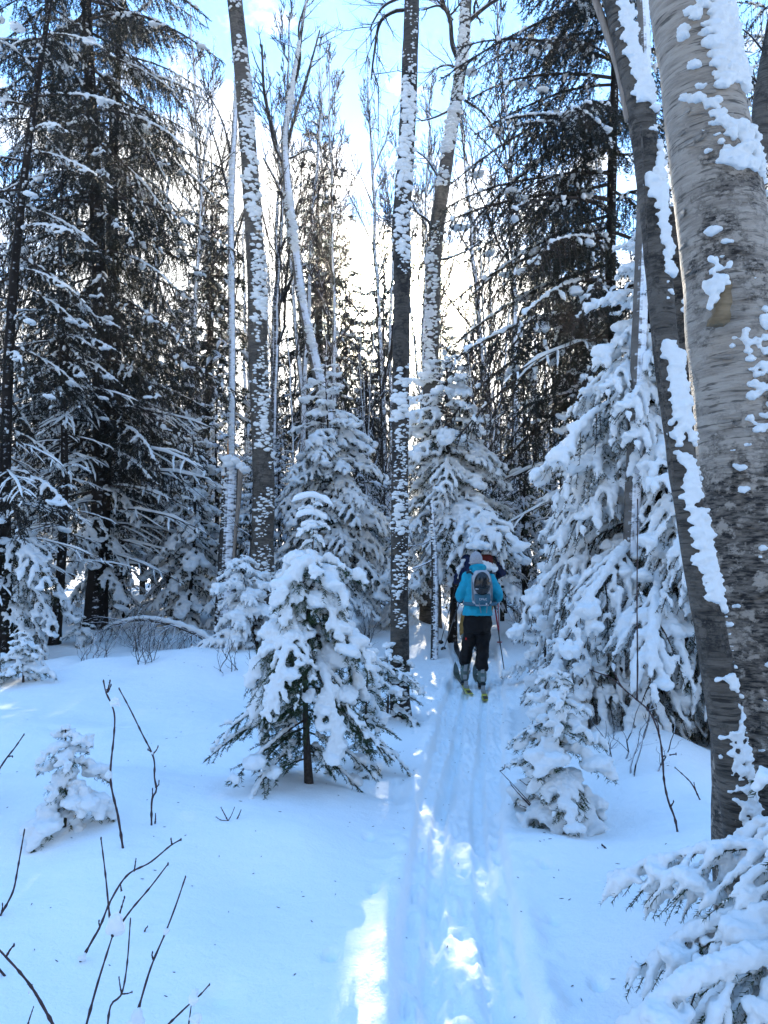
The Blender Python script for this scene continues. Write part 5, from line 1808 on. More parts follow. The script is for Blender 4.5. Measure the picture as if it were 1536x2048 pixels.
def frosted():
    r = np.random.default_rng(123)
    labs = ['frosted sapling left of the central trunk base', 'frosted sapling right behind the bent birch', 'frosted sapling in the gap beside the skiers', 'frosted sapling beyond the thicket of bare stems',
            'frosted sapling at the foot of the drooping dark spruce', 'frosted sapling behind the big spruce boughs', 'frosted sapling left of the broad snowy spruce', 'frosted sapling right of the broad snowy spruce',
            'frosted sapling behind the mottled birch foot', 'frosted sapling behind the arched birch', 'frosted sapling behind the thin snow-ringed pole', 'frosted sapling beyond the far left clearing']
    for (px, Y, H), lab in zip(((745, 16.5, 2.8), (905, 17.5, 4.2), (1000, 15.5, 3.6), (1050, 16.2, 4.4), (1120, 15.0, 4.2), (1190, 13.0, 4.0), (560, 16.0, 4.2), (715, 17.0, 4.6), (500, 15.5, 3.4), (340, 16.5, 3.6), (60, 17.0, 4.0), (-30, 14.5, 3.0)), labs):
        x = (px - 768) / F * Y
        far_tree(YOUNG[int(r.integers(3))], x, Y, H, lab, None, r.uniform(0, 6.28), r.uniform(0.9, 1.15))


frosted()


def brushwood():
    r = np.random.default_rng(321)
    for i in range(0, 26, 2):
        px = 500 + i * 25 + r.normal(0, 8)
        Y = r.uniform(17.5, 33)
        if 785 < px < 838:
            continue
        top = r.uniform(420, 660)
        k = int(np.argmin([abs(px - a) for a, _ in LANDMARKS]))
        side = 'left of' if px < LANDMARKS[k][0] else 'right of'
        lab = ('near ' if Y < 22 else 'middling ' if Y < 28 else 'distant ') + ('tall' if top < 520 else 'low') + ' twiggy hardwood sapling ' + side + ' ' + LANDMARKS[k][1]
        for tw in ('slender ', 'crooked ', 'bushy '):
            if lab not in USED:
                break
            lab = tw + lab
        USED[lab] = 1
        bare_tree(4 if i % 3 else 3, i % 2, px, top, Y, lab, 'twiggy hardwood saplings of the understorey', r.uniform(0, 6.28), 1.25, r.normal(0, 0.03))


brushwood()

# ------------------------------------------------------------------ the two skiers
M_BLUE = plain('bright_blue_shell', (0.004, 0.30, 0.42), 0.65, 0.25, 0.12, 9, 0.006)
M_NAVY = plain('navy_shell', (0.007, 0.016, 0.06), 0.65, 0.25, 0.15, 9, 0.006)
M_BLACK = plain('black_ski_cloth', (0.005, 0.005, 0.006), 0.75, 0.2, 0.2, 9, 0.006)
M_MUSTARD = plain('mustard_cloth', (0.24, 0.14, 0.035), 0.75, 0.2, 0.15, 9, 0.005)
M_BEANIE = plain('grey_knit', (0.36, 0.36, 0.38), 0.95, 0.1, 0.22, 90, 0.006)
M_SKIN = plain('skin', (0.50, 0.32, 0.24), 0.55, 0.35, 0.08, 20)
M_HAIR = plain('brown_hair', (0.05, 0.03, 0.02), 0.6, 0.3, 0.3, 60)
M_GLOVE = plain('dark_glove_leather', (0.014, 0.013, 0.013), 0.6, 0.3, 0.2, 25, 0.002)
M_PACKG = plain('light_grey_pack_cloth', (0.42, 0.43, 0.45), 0.75, 0.2, 0.15, 20, 0.004)
M_PACKT = plain('slate_teal_pack_cloth', (0.05, 0.13, 0.18), 0.75, 0.2, 0.15, 20, 0.004)
M_PACKR = plain('red_pack_cloth', (0.09, 0.008, 0.006), 0.7, 0.25, 0.15, 20, 0.004)
M_STRAP = plain('grey_webbing', (0.20, 0.23, 0.25), 0.8, 0.2, 0.15, 60)
M_STRAPD = plain('dark_webbing', (0.02, 0.03, 0.035), 0.8, 0.2, 0.15, 60)
M_SHELLB = plain('gloss_black_helmet_shell', (0.012, 0.012, 0.013), 0.25, 0.5, 0.1, 10)
M_BOOTG = plain('grey_green_boot_shell', (0.07, 0.11, 0.10), 0.45, 0.4, 0.2, 25)
M_BOOTW = plain('pale_boot_plastic', (0.26, 0.28, 0.29), 0.4, 0.45, 0.1, 25)
M_METAL = plain('brushed_buckle_metal', (0.5, 0.5, 0.52), 0.35, 0.5, 0.1, 30, metal=1.0)
M_SKIY = plain('lime_yellow_ski_topsheet', (0.50, 0.47, 0.06), 0.35, 0.5, 0.15, 8)
M_SKIF = plain('grey_green_ski_topsheet', (0.05, 0.065, 0.05), 0.35, 0.5, 0.3, 8)
M_SKIK = plain('black_ski_topsheet', (0.02, 0.022, 0.025), 0.35, 0.5, 0.2, 8)
M_POLER = plain('red_pole_shaft', (0.33, 0.015, 0.02), 0.4, 0.45, 0.1, 20)
M_POLEK = plain('black_pole_shaft', (0.015, 0.015, 0.017), 0.4, 0.45, 0.2, 20)
M_LOGO = plain('red_print', (0.75, 0.03, 0.03), 0.7, 0.2, 0.05, 20)
M_PALE = plain('white_print', (0.7, 0.72, 0.74), 0.6, 0.2, 0.05, 20)


def loft(mb, secs, k=20, m=0):
    """Stacked ellipses (x, y, z, half width, half depth), capped."""
    s = np.array(secs, float)
    s = spline(s, max(8, len(s) * 4))
    a = np.linspace(0, 2 * PI, k, endpoint=False)
    V = np.stack([s[:, 0:1] + s[:, 3:4] * np.cos(a), s[:, 1:2] + s[:, 4:5] * np.sin(a), np.repeat(s[:, 2:3], k, 1)], -1)
    n = len(s)
    V = np.concatenate([V.reshape(-1, 3), s[:1, :3], s[-1:, :3]])
    i = (np.arange(n - 1) * k)[:, None]
    j = np.arange(k)[None]
    j2 = (j + 1) % k
    q = np.stack([i + j, i + j2, i + k + j2, i + k + j], -1).reshape(-1, 4)
    if s[-1, 2] < s[0, 2]:
        q = q[:, ::-1]
    jj = np.arange(k)
    c0 = np.stack([np.full(k, n * k), (jj + 1) % k, jj], -1)
    c1 = np.stack([np.full(k, n * k + 1), (n - 1) * k + jj, (n - 1) * k + (jj + 1) % k], -1)
    if s[-1, 2] < s[0, 2]:
        c0, c1 = c0[:, ::-1], c1[:, ::-1]
    b = mb.n
    mb.add(V, q, m)
    mb.F.append(c0 + b); mb.M.append(m)
    mb.F.append(c1 + b); mb.M.append(m)
    return mb


def chain(mb, pts, rad, k=14, sub=18, m=0):
    Q = np.concatenate([np.array(pts, float), np.array(rad, float)[:, None]], 1)
    S = spline(Q, sub) if len(Q) > 2 else np.linspace(0, 1, sub)[:, None] * (Q[1] - Q[0]) + Q[0]
    mb.tubes(S[:, :3], S[:, 3], k, m, cap=True)
    mb.blobs(S[[0, -1], :3], S[[0, -1], 3:4] * np.ones(3) * 0.98, None, 2, 0, m)
    return mb


def hand(mb, wrist, grip, axis, side, r=0.0):
    """Fist round a pole: grip centre, pole axis (up), side = +1 right hand."""
    w, g = np.array(wrist, float), np.array(grip, float)
    ax = norm(np.array(axis, float))
    f = norm(np.array([0, 1.0, 0]) - ax * ax[1])         # forward, square to the pole
    out = np.cross(f, ax) * side
    palm = g + out * 0.032 - f * 0.005
    mb.blobs([palm], [[0.022 + r, 0.042 + r, 0.045 + r]], np.stack([out, f, ax])[None], 2)
    chain(mb, [w, (w + palm) / 2, palm], [0.029 + r, 0.028 + r, 0.026 + r], 10, 8)
    for i, (dz, ln) in enumerate(((0.032, 0.95), (0.011, 1.05), (-0.011, 1.0), (-0.031, 0.82))):
        pts = []
        for t in np.linspace(-0.25, 1.0, 6):
            a = t * PI * 1.15 * ln
            pts.append(g + ax * dz + (out * math.cos(a) + f * math.sin(a)) * (0.027 + r * 0.5))
        chain(mb, pts, np.array([0.0105, 0.0105, 0.010, 0.0095, 0.009, 0.008]) + r, 8, 10)
    chain(mb, [palm + ax * 0.025 - f * 0.02, g + ax * 0.045 - f * 0.022 + out * 0.005, g + ax * 0.048 - out * 0.022], np.array([0.013, 0.012, 0.010]) + r, 8, 8)
    return mb


def person(label, loc, rz, S, J, mats, headwear, scale=1.0, hair=True):
    root = empty('person', loc, label, 'person', None, rz)
    root.scale = (scale,) * 3
    gl = lambda v: np.array(v, float)
    # body: one continuous figure under the clothes
    b = MB()
    loft(b, [(x, y, z, w * 0.86, d * 0.86) for x, y, z, w, d in S])
    hc = gl(J['head'])
    chain(b, [gl([S[-2][0], S[-2][1], S[-2][2] - 0.02]), hc - [0, 0.02, 0.09]], [0.056, 0.052])
    b.blobs([hc], [[0.074, 0.094, 0.112]], None, 3)
    b.blobs([hc + [0, 0.04, -0.065]], [[0.052, 0.052, 0.045]], None, 2)
    b.blobs([hc + [0, 0.098, -0.018], hc + [0, 0.104, -0.03]], [[0.012, 0.012, 0.024], [0.016, 0.012, 0.010]], None, 2)
    b.blobs([hc + [-0.076, 0, -0.01], hc + [0.076, 0, -0.01]], [[0.01, 0.02, 0.032]] * 2, None, 2)
    b.blobs([hc + [0, 0.092, -0.062], hc + [0, 0.09, -0.072]], [[0.024, 0.009, 0.005], [0.022, 0.009, 0.006]], None, 2)
    b.blobs([hc + [-0.03, 0.082, 0.012], hc + [0.03, 0.082, 0.012]], [[0.02, 0.012, 0.008]] * 2, None, 2)
    for sd in ('L', 'R'):
        sg = -1 if sd == 'L' else 1
        chain(b, [J['sh' + sd], J['el' + sd], J['wr' + sd]], [0.052, 0.042, 0.029])
        hand(b, J['wr' + sd], J['gr' + sd], J['ax' + sd], sg)
        chain(b, [J['hip' + sd], J['kn' + sd], J['an' + sd]], [0.085, 0.058, 0.042])
        a = gl(J['an' + sd])
        chain(b, [a - [0, 0.03, 0.05], a + [0, 0.16, -0.08]], [0.04, 0.03])
    body = remesh(b, 0.011, 2)
    part('body', body.mesh('body', [M_SKIN]), root)
    e = MB().blobs([hc + [-0.03, 0.088, 0.004], hc + [0.03, 0.088, 0.004]], [[0.011, 0.009, 0.009]] * 2, None, 2)
    part('eyes', e.mesh('eyes', [M_PALE]), root)
    # jacket
    j = MB()
    loft(j, S)
    for sd in ('L', 'R'):
        sh, el, wr = gl(J['sh' + sd]), gl(J['el' + sd]), gl(J['wr' + sd])
        chain(j, [sh, (sh + el) / 2, el, (el + wr) / 2, wr - norm(wr - el) * 0.02], [0.085, 0.076, 0.072, 0.066, 0.05], 16, 24)
    j.V = [v + 0.010 * np.stack([noise3(v * np.array([9, 9, 22]), 5), noise3(v * np.array([9, 9, 22]), 6), 0 * v[:, 0]], -1) for v in j.V]
    j = remesh(j, 0.010, 2, amp=0.008, fs=15, seed=3)
    part('jacket', j.mesh('jacket', [mats['jacket']]), root)
    if 'hood' in J:
        hd = gl(J['hood'])
        h = MB()
        t = np.linspace(0, 2 * PI, 25)
        C = hd + np.stack([0.082 * np.cos(t), 0.075 * np.sin(t), -0.02 * np.sin(t) - 0.012], -1)
        h.tubes(C, np.full(25, 0.036), 10, 0)
        h.blobs([hd + [0, -0.07, -0.05]], [[0.10, 0.045, 0.06]], None, 2, 0.15)
        part('hood', remesh(h, 0.010, 4, 0.003, 20).mesh('hood', [mats['jacket']]), root)
    # trousers
    p = MB()
    loft(p, [(S[0][0], S[0][1], S[0][2] - 0.22, S[0][3] * 0.88, S[0][4] * 0.88), (S[0][0], S[0][1], S[0][2] - 0.06, S[0][3] * 0.92, S[0][4] * 0.9), (S[0][0], S[0][1], S[0][2] + 0.06, S[0][3] * 0.8, S[0][4] * 0.75)])
    for sd in ('L', 'R'):
        hp, kn, cu = gl(J['hip' + sd]), gl(J['kn' + sd]), gl(J['cuff' + sd])
        chain(p, [hp, (hp + kn) / 2, kn, (kn + cu) / 2, cu], [0.108, 0.098, 0.086, 0.084, 0.084], 18, 30)
    p = remesh(p, 0.010, 2, amp=0.013, fs=12, seed=7)
    part('trousers', p.mesh('trousers', [mats['trousers']]), root)
    # gloves, boots
    for sd in ('L', 'R'):
        sg = -1 if sd == 'L' else 1
        g = hand(MB(), J['wr' + sd], J['gr' + sd], J['ax' + sd], sg, 0.005)
        w, el = gl(J['wr' + sd]), gl(J['el' + sd])
        chain(g, [w, w + norm(el - w) * 0.06], [0.040, 0.047], 10, 6)
        part('glove', remesh(g, 0.006, 1).mesh('glove', [M_GLOVE]), root)
        a = gl(J['an' + sd])
        up = norm(gl(J['kn' + sd]) - a)
        pt = J.get('pt' + sd, 0.0)
        f = np.array([0, math.cos(pt), math.sin(pt)])
        u = np.array([0, -math.sin(pt), math.cos(pt)])
        heel = a - u * 0.10 - f * 0.05
        bt = MB()
        chain(bt, [a + up * 0.17 - f * 0.01, a + up * 0.06, heel + u * 0.05], [0.066, 0.060, 0.058], 16, 14)
        chain(bt, [heel + u * 0.045, heel + u * 0.05 + f * 0.12, heel + u * 0.035 + f * 0.23], [0.056, 0.052, 0.040], 16, 14)
        bo = part('boot', remesh(bt, 0.007, 3).mesh('boot', [M_BOOTG]), root)
        sl = MB()
        Rm = np.stack([np.array([1, 0, 0]), f, u], 1)
        sl.box(heel + f * 0.09 - u * 0.005, (0.075, 0.30, 0.03), 0, Rm)
        part('sole', sl.mesh('sole', [M_STRAPD], smooth=False), bo)
        sh = MB()
        sh.box(a + up * 0.10 - f * 0.068, (0.045, 0.016, 0.13), 0, np.stack([np.array([1, 0, 0]), np.cross(up, [1, 0, 0]), up], 1))
        sh.box(heel - f * 0.056 + u * 0.06, (0.05, 0.014, 0.06), 0, Rm)
        part('spine', sh.mesh('spine', [M_BOOTW], smooth=False), bo)
        for q in (0.13, 0.07, 0.01):
            bk = MB().tubes(spline(np.array([a + up * q + [0.064 * math.cos(w_), 0.064 * math.sin(w_) * 1.02, 0] for w_ in np.linspace(-0.6, PI * 1.2, 9)]), 16), np.full(16, 0.008), 6, 0, cap=True)
            part('buckle', bk.mesh('buckle', [M_METAL]), bo)
    # headwear
    if headwear == 'beanie':
        h = MB()
        B, Fc = ico(3)
        V = B * np.array([0.088, 0.106, 0.118])
        V = V[:, :]
        V[:, 2] = np.maximum(V[:, 2], -0.055 - 0.02 * (V[:, 1] < 0))
        V = V + hc + [0, -0.004, 0.018]
        h.add(V, Fc)
        a = np.linspace(0, 2 * PI, 33)
        C = hc + np.stack([0.088 * np.cos(a), 0.106 * np.sin(a) - 0.004, np.full(33, -0.022)], -1)
        h.tubes(C, np.full(33, 0.013), 6, 0)
        part('beanie', h.mesh('beanie', [M_BEANIE]), root)
    else:
        h = MB().blobs([hc + [0, -0.005, 0.03]], [[0.105, 0.125, 0.10]], None, 3)
        part('helmet', h.mesh('helmet', [M_SHELLB]), root)
    if hair:
        h = MB()
        chain(h, [hc + [0, -0.088, -0.02], hc + [0, -0.10, -0.07], hc + [0, -0.085, -0.11]], [0.05, 0.045, 0.02])
        part('hair', remesh(h, 0.008, 1, 0.004, 60).mesh('hair', [M_HAIR]), root)
    return root


def world_of(root, v):
    bpy.context.view_layer.update()
    return np.array(root.matrix_world @ Vector(v))


def ski_pole(label, top, tip, mat, upper=None):
    top, tip = np.array(top, float), np.array(tip, float)
    d = norm(tip - top)
    t = empty('ski_pole', tuple(tip), label, 'ski pole', 'ski poles in use')
    Minv = Matrix.Translation(-Vector(tip))
    L = np.linalg.norm(tip - top)
    part('shaft', MB().tubes(np.array([top, top + d * L * 0.45, top + d * L * 0.46, tip - d * 0.06]), np.array([0.009, 0.009, 0.0075, 0.0065]), 10, 0, cap=True).mesh('shaft', [mat]), t, Minv)
    if upper:
        part('sleeve', MB().tubes(np.array([top + d * 0.15, top + d * L * 0.40]), np.array([0.0105, 0.0105]), 10, 0, cap=True).mesh('sleeve', [upper]), t, Minv)
    part('grip', MB().tubes(np.array([top - d * 0.06, top - d * 0.05, top, top + d * 0.06, top + d * 0.13]), np.array([0.012, 0.020, 0.015, 0.016, 0.013]), 12, 0, cap=True).mesh('grip', [M_GLOVE]), t, Minv)
    b = tip - d * 0.075
    bk = MB().tubes(np.array([b - d * 0.006, b - d * 0.004, b + d * 0.004]), np.array([0.015, 0.046, 0.040]), 14, 0, cap=True)
    part('basket', bk.mesh('basket', [mat]), t, Minv)
    part('spike', MB().tubes(np.array([tip - d * 0.06, tip]), np.array([0.006, 0.002]), 8, 0, cap=True).mesh('spike', [M_METAL]), t, Minv)
    a = np.linspace(0, 2 * PI, 20)
    st = top - d * 0.05 + np.stack([0.03 * np.cos(a), 0.02 + 0.02 * np.sin(a), -0.07 + 0.07 * np.sin(a)], -1)
    part('strap', MB().tubes(st, np.full(20, 0.004), 5, 0).mesh('strap', [M_STRAPD]), t, Minv)
    return t


def ski(label, x, y, yaw, mat, back=0.55, front=1.0, w=0.04):
    tail = np.array([x + back * math.sin(yaw), y - back * math.cos(yaw)])
    tipp = np.array([x - front * math.sin(yaw), y + front * math.cos(yaw)])
    zt, zf = float(gh(*tail)), float(gh(*tipp))
    z0 = float(gh(x, y))
    root = empty('ski', (x, y, max(z0, zt + (zf - zt) * back / (back + front))), label, 'ski', 'skis under the skiers', yaw)
    sl = math.atan2(zf - zt, back + front)
    M = Matrix.Rotation(sl, 4, 'X')
    t = np.linspace(-back, front, 44)
    u = (t + back) / (back + front)
    hw = w * (0.86 + 0.30 * (2 * u - 1) ** 2) * np.sqrt(np.clip(1 - ((u - 0.5) * 2) ** 22, 0, 1)) * np.where(u > 0.9, np.sqrt(np.clip(1 - ((u - 0.9) / 0.101) ** 2.4, 0.002, 1)), 1)
    z = 0.012 + 0.16 * np.clip((u - 0.86) / 0.14, 0, 1) ** 2 + 0.03 * np.clip((0.06 - u) / 0.06, 0, 1) ** 2
    th = 0.007 + 0.008 * np.exp(-((u - 0.42) / 0.25) ** 2)
    prof = np.array([[-1, 0], [-1, 0.6], [-0.85, 1], [0.85, 1], [1, 0.6], [1, 0]])
    V = np.stack([hw[:, None] * prof[None, :, 0], np.repeat(t[:, None], 6, 1), z[:, None] + th[:, None] * prof[None, :, 1]], -1).reshape(-1, 3)
    i = (np.arange(43) * 6)[:, None]
    j = np.arange(6)[None]
    j2 = (j + 1) % 6
    q = np.stack([i + j, i + j2, i + 6 + j2, i + 6 + j], -1).reshape(-1, 4)
    mb = MB()
    mb.add(V, q, 0)
    mb.F = [q[:16 * 6], q[16 * 6:], np.array([[0, 1, 2, 3, 4, 5], [43 * 6 + k for k in range(6)][::-1]])]
    mb.M = [0, 1, 0]
    part('plank', mb.mesh('plank', [mat, M_SKIF if mat is M_SKIY else mat], smooth=False), root, M)
    bd = MB()
    bd.box((0, 0.19, 0.045), (0.07, 0.06, 0.035)); bd.box((0, 0.17, 0.062), (0.03, 0.03, 0.02))
    part('toe_piece', bd.mesh('toe_piece', [M_SKIK], smooth=False), root, M)
    bd = MB()
    bd.box((0, -0.14, 0.045), (0.06, 0.10, 0.035)); bd.box((0, -0.12, 0.085), (0.05, 0.05, 0.05)); bd.box((0, -0.17, 0.05), (0.07, 0.03, 0.02))
    part('heel_piece', bd.mesh('heel_piece', [M_BOOTW], smooth=False), root, M)
    st = MB().box((0, -back + 0.14, 0.0275), (w * 1.5, 0.2, 0.002))
    part('tail_stripe', st.mesh('tail_stripe', [M_BOOTW if mat is M_SKIK else M_SKIK], smooth=False), root, M)
    return root


def backpack(label, root_loc, rz, sc, c, sz, m1, m2, helmet=True):
    """Pack whose back panel sits at c (local to the wearer), size sz (w, d, h)."""
    t = empty('backpack', root_loc, label, 'backpack', None, rz)
    t.scale = (sc,) * 3
    x, y, z = c
    w, d, h = sz
    b = MB()
    loft(b, [(x, y - d * 0.5, z - h * 0.5, w * 0.40, d * 0.40), (x, y - d * 0.52, z - h * 0.36, w * 0.5, d * 0.5), (x, y - d * 0.5, z, w * 0.5, d * 0.52), (x, y - d * 0.48, z + h * 0.34, w * 0.46, d * 0.48), (x, y - d * 0.45, z + h * 0.5, w * 0.30, d * 0.34)])
    part('pack_bag', remesh(b, 0.009, 3, 0.005, 18, 2).mesh('pack_bag', [m1]), t)
    pk = MB()
    loft(pk, [(x, y - d * 0.86, z - h * 0.46, w * 0.34, d * 0.16), (x, y - d * 0.92, z - h * 0.34, w * 0.42, d * 0.22), (x, y - d * 0.9, z - h * 0.18, w * 0.42, d * 0.18), (x, y - d * 0.86, z - h * 0.14, w * 0.40, d * 0.10)])
    part('pocket', remesh(pk, 0.008, 2, 0.003, 25, 4).mesh('pocket', [m2]), t)
    lid = MB()
    loft(lid, [(x, y - d * 0.5, z + h * 0.36, w * 0.42, d * 0.5), (x, y - d * 0.48, z + h * 0.47, w * 0.40, d * 0.46), (x, y - d * 0.45, z + h * 0.54, w * 0.28, d * 0.32)])
    part('lid', remesh(lid, 0.009, 3, 0.003, 20).mesh('lid', [m1]), t)
    for s in (-1, 1):
        L = spline(np.array([[x + s * w * 0.34, y - d * 0.2, z + h * 0.40], [x + s * w * 0.56, y + 0.02, z + h * 0.50], [x + s * w * 0.66, y + 0.14, z + h * 0.44], [x + s * w * 0.62, y + 0.26, z + h * 0.20], [x + s * w * 0.62, y + 0.24, z - h * 0.2], [x + s * w * 0.55, y + 0.05, z - h * 0.40]]), 30)
        part('shoulder_strap', MB().tubes(L, np.full(30, 0.019), 8, 0, cap=True, squash=0.55).mesh('shoulder_strap', [M_STRAPD]), t)
        L = spline(np.array([[x + s * w * 0.46, y - d * 0.35, z + h * 0.38], [x + s * w * 0.50, y - d * 0.75, z + h * 0.05], [x + s * w * 0.47, y - d * 0.80, z - h * 0.35]]), 16)
        part('compression_strap', MB().tubes(L, np.full(16, 0.010), 6, 0, cap=True).mesh('compression_strap', [M_STRAP]), t)
        L = spline(np.array([[x + s * w * 0.20, y - d * 1.02, z - h * 0.36], [x + s * w * 0.18 + 0.01, y - d * 1.0, z - h * 0.52], [x + s * 0.035 + 0.015, y - d * 0.95, z - h * 0.70]]), 12)
        part('dangling_strap', MB().tubes(L, np.full(12, 0.011), 6, 0, cap=True, squash=0.5).mesh('dangling_strap', [M_STRAP]), t)
        hb = spline(np.array([[x + s * w * 0.30, y - d * 0.7, z - h * 0.46], [x + s * w * 0.72, y - d * 0.1, z - h * 0.45], [x + s * w * 0.76, y + 0.14, z - h * 0.45], [x + s * 0.03, y + 0.33, z - h * 0.46]]), 20)
        part('hip_belt', MB().tubes(hb, np.full(20, 0.024), 8, 0, cap=True, squash=1.0).mesh('hip_belt', [m2]), t)
    tg = MB()
    for k in range(4):
        a = x - 0.042 + k * 0.026
        tg.box((a, y - d * 1.145, z - h * 0.30), (0.004, 0.004, 0.026))
        tg.box((a + 0.008, y - d * 1.145, z - h * 0.30 + (0.011 if k % 2 else -0.011)), (0.014, 0.004, 0.004))
        tg.box((a + 0.008, y - d * 1.145, z - h * 0.30 - (0.011 if k % 2 else -0.011) * (1 if k in (0, 3) else 0)), (0.012, 0.004, 0.004))
    part('lettering', tg.mesh('lettering', [M_PALE], smooth=False), t, label='pale lettering across the lower pocket')
    dot = MB().blobs([(x + w * 0.18, y - d * 1.10, z - h * 0.44)], [[0.011, 0.006, 0.011]], None, 2)
    part('badge', dot.mesh('badge', [M_PALE]), t)
    if helmet:
        hm = empty('ski_helmet', root_loc, 'black ski helmet strapped to the back of the grey pack', 'helmet', None, rz)
        hc = np.array([x - 0.005, y - d * 1.02, z + h * 0.16])
        B, Fc = ico(4)
        V = B * np.array([0.108, 0.10, 0.150])
        V[:, 2] -= 0.018 * (np.abs(B[:, 0]) ** 2)
        g = np.sin(B[:, 0] * 9.0) * np.clip(-B[:, 1], 0, 1) * (np.abs(B[:, 2]) < 0.75)
        V = V * (1 - 0.035 * np.clip(g, 0, 1) ** 3)[:, None]
        part('shell', MB().add(V + hc, Fc).mesh('shell', [M_SHELLB]), hm)
        for s in (-1, 1):
            for k in (-1, 1):
                V2, _ = ico(2)
                part('vent', MB().blobs([hc + [s * 0.045, -0.088, k * 0.05 + 0.01]], [[0.010, 0.014, 0.026]], None, 2).mesh('vent', [M_STRAPD]), hm)
        a = np.linspace(-0.9, 0.9, 14)
        C = hc + np.stack([0.112 * np.sin(a), -0.103 * np.cos(a), -0.065 + 0.03 * np.abs(np.sin(a))], -1)
        part('goggle_strap', MB().tubes(C, np.full(14, 0.010), 6, 0, cap=True).mesh('goggle_strap', [M_STRAPD]), hm)
        part('clip', MB().box(hc + [-0.075, -0.082, -0.07], (0.04, 0.012, 0.010)).mesh('clip', [M_PALE]), hm)
        part('clip', MB().box(hc + [0.085, -0.06, 0.03], (0.012, 0.03, 0.018)).mesh('clip', [M_STRAP]), hm)
    return t


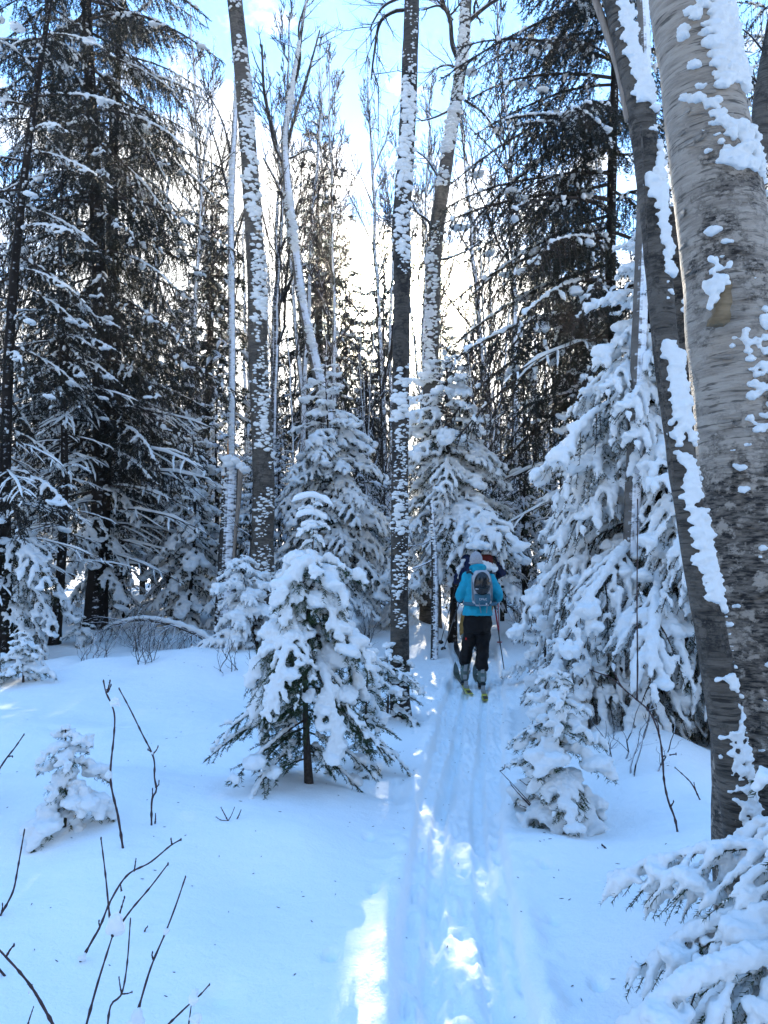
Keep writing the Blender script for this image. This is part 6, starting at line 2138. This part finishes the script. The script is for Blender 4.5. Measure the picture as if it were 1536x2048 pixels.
def skiers():
    # nearer skier: origin at pixel (950, 1378)
    y1 = 10.2
    x1 = (950 - 768) / F * y1
    z1 = float(gh(x1, y1)) + 0.02
    S1 = [(0.025, 0.0, 0.94, 0.200, 0.158), (0.025, 0.0, 0.99, 0.192, 0.148), (0.03, 0.03, 1.12, 0.168, 0.125), (0.045, 0.08, 1.32, 0.188, 0.130), (0.055, 0.12, 1.44, 0.180, 0.115), (0.058, 0.15, 1.51, 0.125, 0.095), (0.055, 0.17, 1.56, 0.075, 0.075), (0.055, 0.18, 1.585, 0.062, 0.066)]
    J1 = dict(head=(0.035, 0.20, 1.650), hood=(0.055, 0.16, 1.575),
              shL=(-0.085, 0.11, 1.435), elL=(-0.175, 0.06, 1.215), wrL=(-0.185, 0.27, 1.14), grL=(-0.16, 0.35, 1.13), axL=(0.16, 0.22, 1.0),
              shR=(0.195, 0.11, 1.435), elR=(0.300, 0.05, 1.205), wrR=(0.300, 0.24, 1.12), grR=(0.285, 0.32, 1.10), axR=(-0.05, 0.2, 1.0),
              hipL=(-0.05, 0.0, 0.83), knL=(-0.095, 0.12, 0.53), anL=(-0.135, 0.20, 0.165), cuffL=(-0.130, 0.165, 0.335),
              hipR=(0.10, 0.0, 0.83), knR=(0.095, 0.06, 0.52), anR=(0.072, 0.0, 0.165), cuffR=(0.075, 0.01, 0.27))
    r1 = person('person in a bright blue jacket, black trousers and grey beanie skiing away up the track', (x1, y1, z1), 0, S1, J1, dict(jacket=M_BLUE, trousers=M_BLACK), 'beanie', hair=False)
    lg = MB()
    for k in range(2):
        a = -0.132 + k * 0.034
        for (dx, dz, sx, sz) in ((0, 0, 0.008, 0.030), (0.022, 0, 0.008, 0.030), (0.011, 0, 0.016, 0.008)):
            lg.box((a + dx, -0.004, 0.635 + dz), (sx, 0.014, sz))
    part('leg_logo', lg.mesh('leg_logo', [M_LOGO], smooth=False), r1, label='small red double letter mark behind the left knee')
    backpack('light grey backpack with slate pocket and dangling straps, worn over the blue jacket', (x1, y1, z1), 0, 1.0, (0.062, -0.055, 1.29), (0.255, 0.19, 0.44), M_PACKG, M_PACKT)
    L = lambda v: np.array([x1, y1, z1]) + np.array(v)
    g = lambda px, py, Y: at(px, py, Y)
    t = ground_pt(886, 1298) - np.array([0, 0, 0.03])
    ski_pole("dark ski pole in the blue skier's left hand, slanting out to the left", L((-0.150, 0.36, 1.17)), t, M_POLEK)
    t = at(1010, 1335, y1 + 0.35)
    t[2] = float(gh(t[0], t[1])) - 0.03
    ski_pole("red ski pole in the blue skier's right hand", L((0.285, 0.32, 1.14)), t, M_POLEK, M_POLER)
    ski('grey-green ski with a lime-yellow tail under the left boot of the blue skier', x1 - 0.13, y1 + 0.20, 0.035, M_SKIY)
    ski('grey-green ski with a lime-yellow tail under the right boot of the blue skier', x1 + 0.075, y1 + 0.0, -0.02, M_SKIY)
    # second skier, mostly hidden in front
    y2 = 11.9
    x2 = (960 - 768) / F * y2
    z2 = float(gh(x2, y2)) + 0.02
    sc = 1.09
    S2 = [(0.0, 0.0, 0.93, 0.20, 0.158), (0.0, 0.0, 0.99, 0.182, 0.135), (0.0, 0.03, 1.12, 0.175, 0.125), (0.0, 0.09, 1.34, 0.21, 0.135), (0.0, 0.13, 1.46, 0.205, 0.115), (0.0, 0.16, 1.53, 0.13, 0.095), (0.0, 0.18, 1.58, 0.075, 0.075), (0.0, 0.19, 1.60, 0.062, 0.066)]
    J2 = dict(head=(0.0, 0.24, 1.66),
              shL=(-0.175, 0.12, 1.46), elL=(-0.275, 0.10, 1.25), wrL=(-0.315, 0.24, 1.13), grL=(-0.315, 0.31, 1.10), axL=(0.12, 0.2, 1.0),
              shR=(0.175, 0.12, 1.46), elR=(0.300, 0.06, 1.29), wrR=(0.29, 0.27, 1.24), grR=(0.285, 0.34, 1.23), axR=(-0.02, 0.2, 1.0),
              hipL=(-0.11, 0.0, 0.87), knL=(-0.20, 0.14, 0.56), anL=(-0.235, -0.14, 0.36), cuffL=(-0.225, -0.05, 0.43), ptL=-0.75,
              hipR=(0.06, 0.0, 0.87), knR=(0.05, 0.14, 0.52), anR=(0.03, 0.25, 0.165), cuffR=(0.035, 0.2, 0.27))
    person('person in a navy jacket half hidden by the blue skier and a snowy bough', (x2, y2, z2), 0, S2, J2, dict(jacket=M_NAVY, trousers=M_MUSTARD), 'helmet', sc, hair=False)
    backpack('red backpack on the navy-jacketed skier ahead', (x2, y2, z2), 0, sc, (0.05, -0.05, 1.30), (0.26, 0.18, 0.42), M_PACKR, M_STRAPD, helmet=False)
    L2 = lambda v: np.array([x2, y2, z2]) + np.array(v) * sc
    t = ground_pt(880, 1287) - np.array([0, 0, 0.03])
    ski_pole('dark ski pole in the left hand of the navy-jacketed skier', L2((-0.305, 0.32, 1.14)), t, M_POLEK)
    t = at(999, 1266, y2 + 0.5)
    t[2] = min(t[2], float(gh(t[0], t[1])) + 0.0) - 0.02
    ski_pole('short red ski pole in the right hand of the navy-jacketed skier', L2((0.285, 0.34, 1.27)), t, M_POLER)
    ski('black ski under the right boot of the navy-jacketed skier', x2 + 0.03, y2 + 0.25, 0.0, M_SKIK)
    ski('black ski under the raised left boot of the navy-jacketed skier', x2 - 0.26, y2 + 0.12, 0.03, M_SKIK)


skiers()

for o in bpy.data.objects:
    if o.parent is not None and o.name.split('.')[0] in ('stuck_snow', 'snow'):
        o['kind'] = 'stuff'
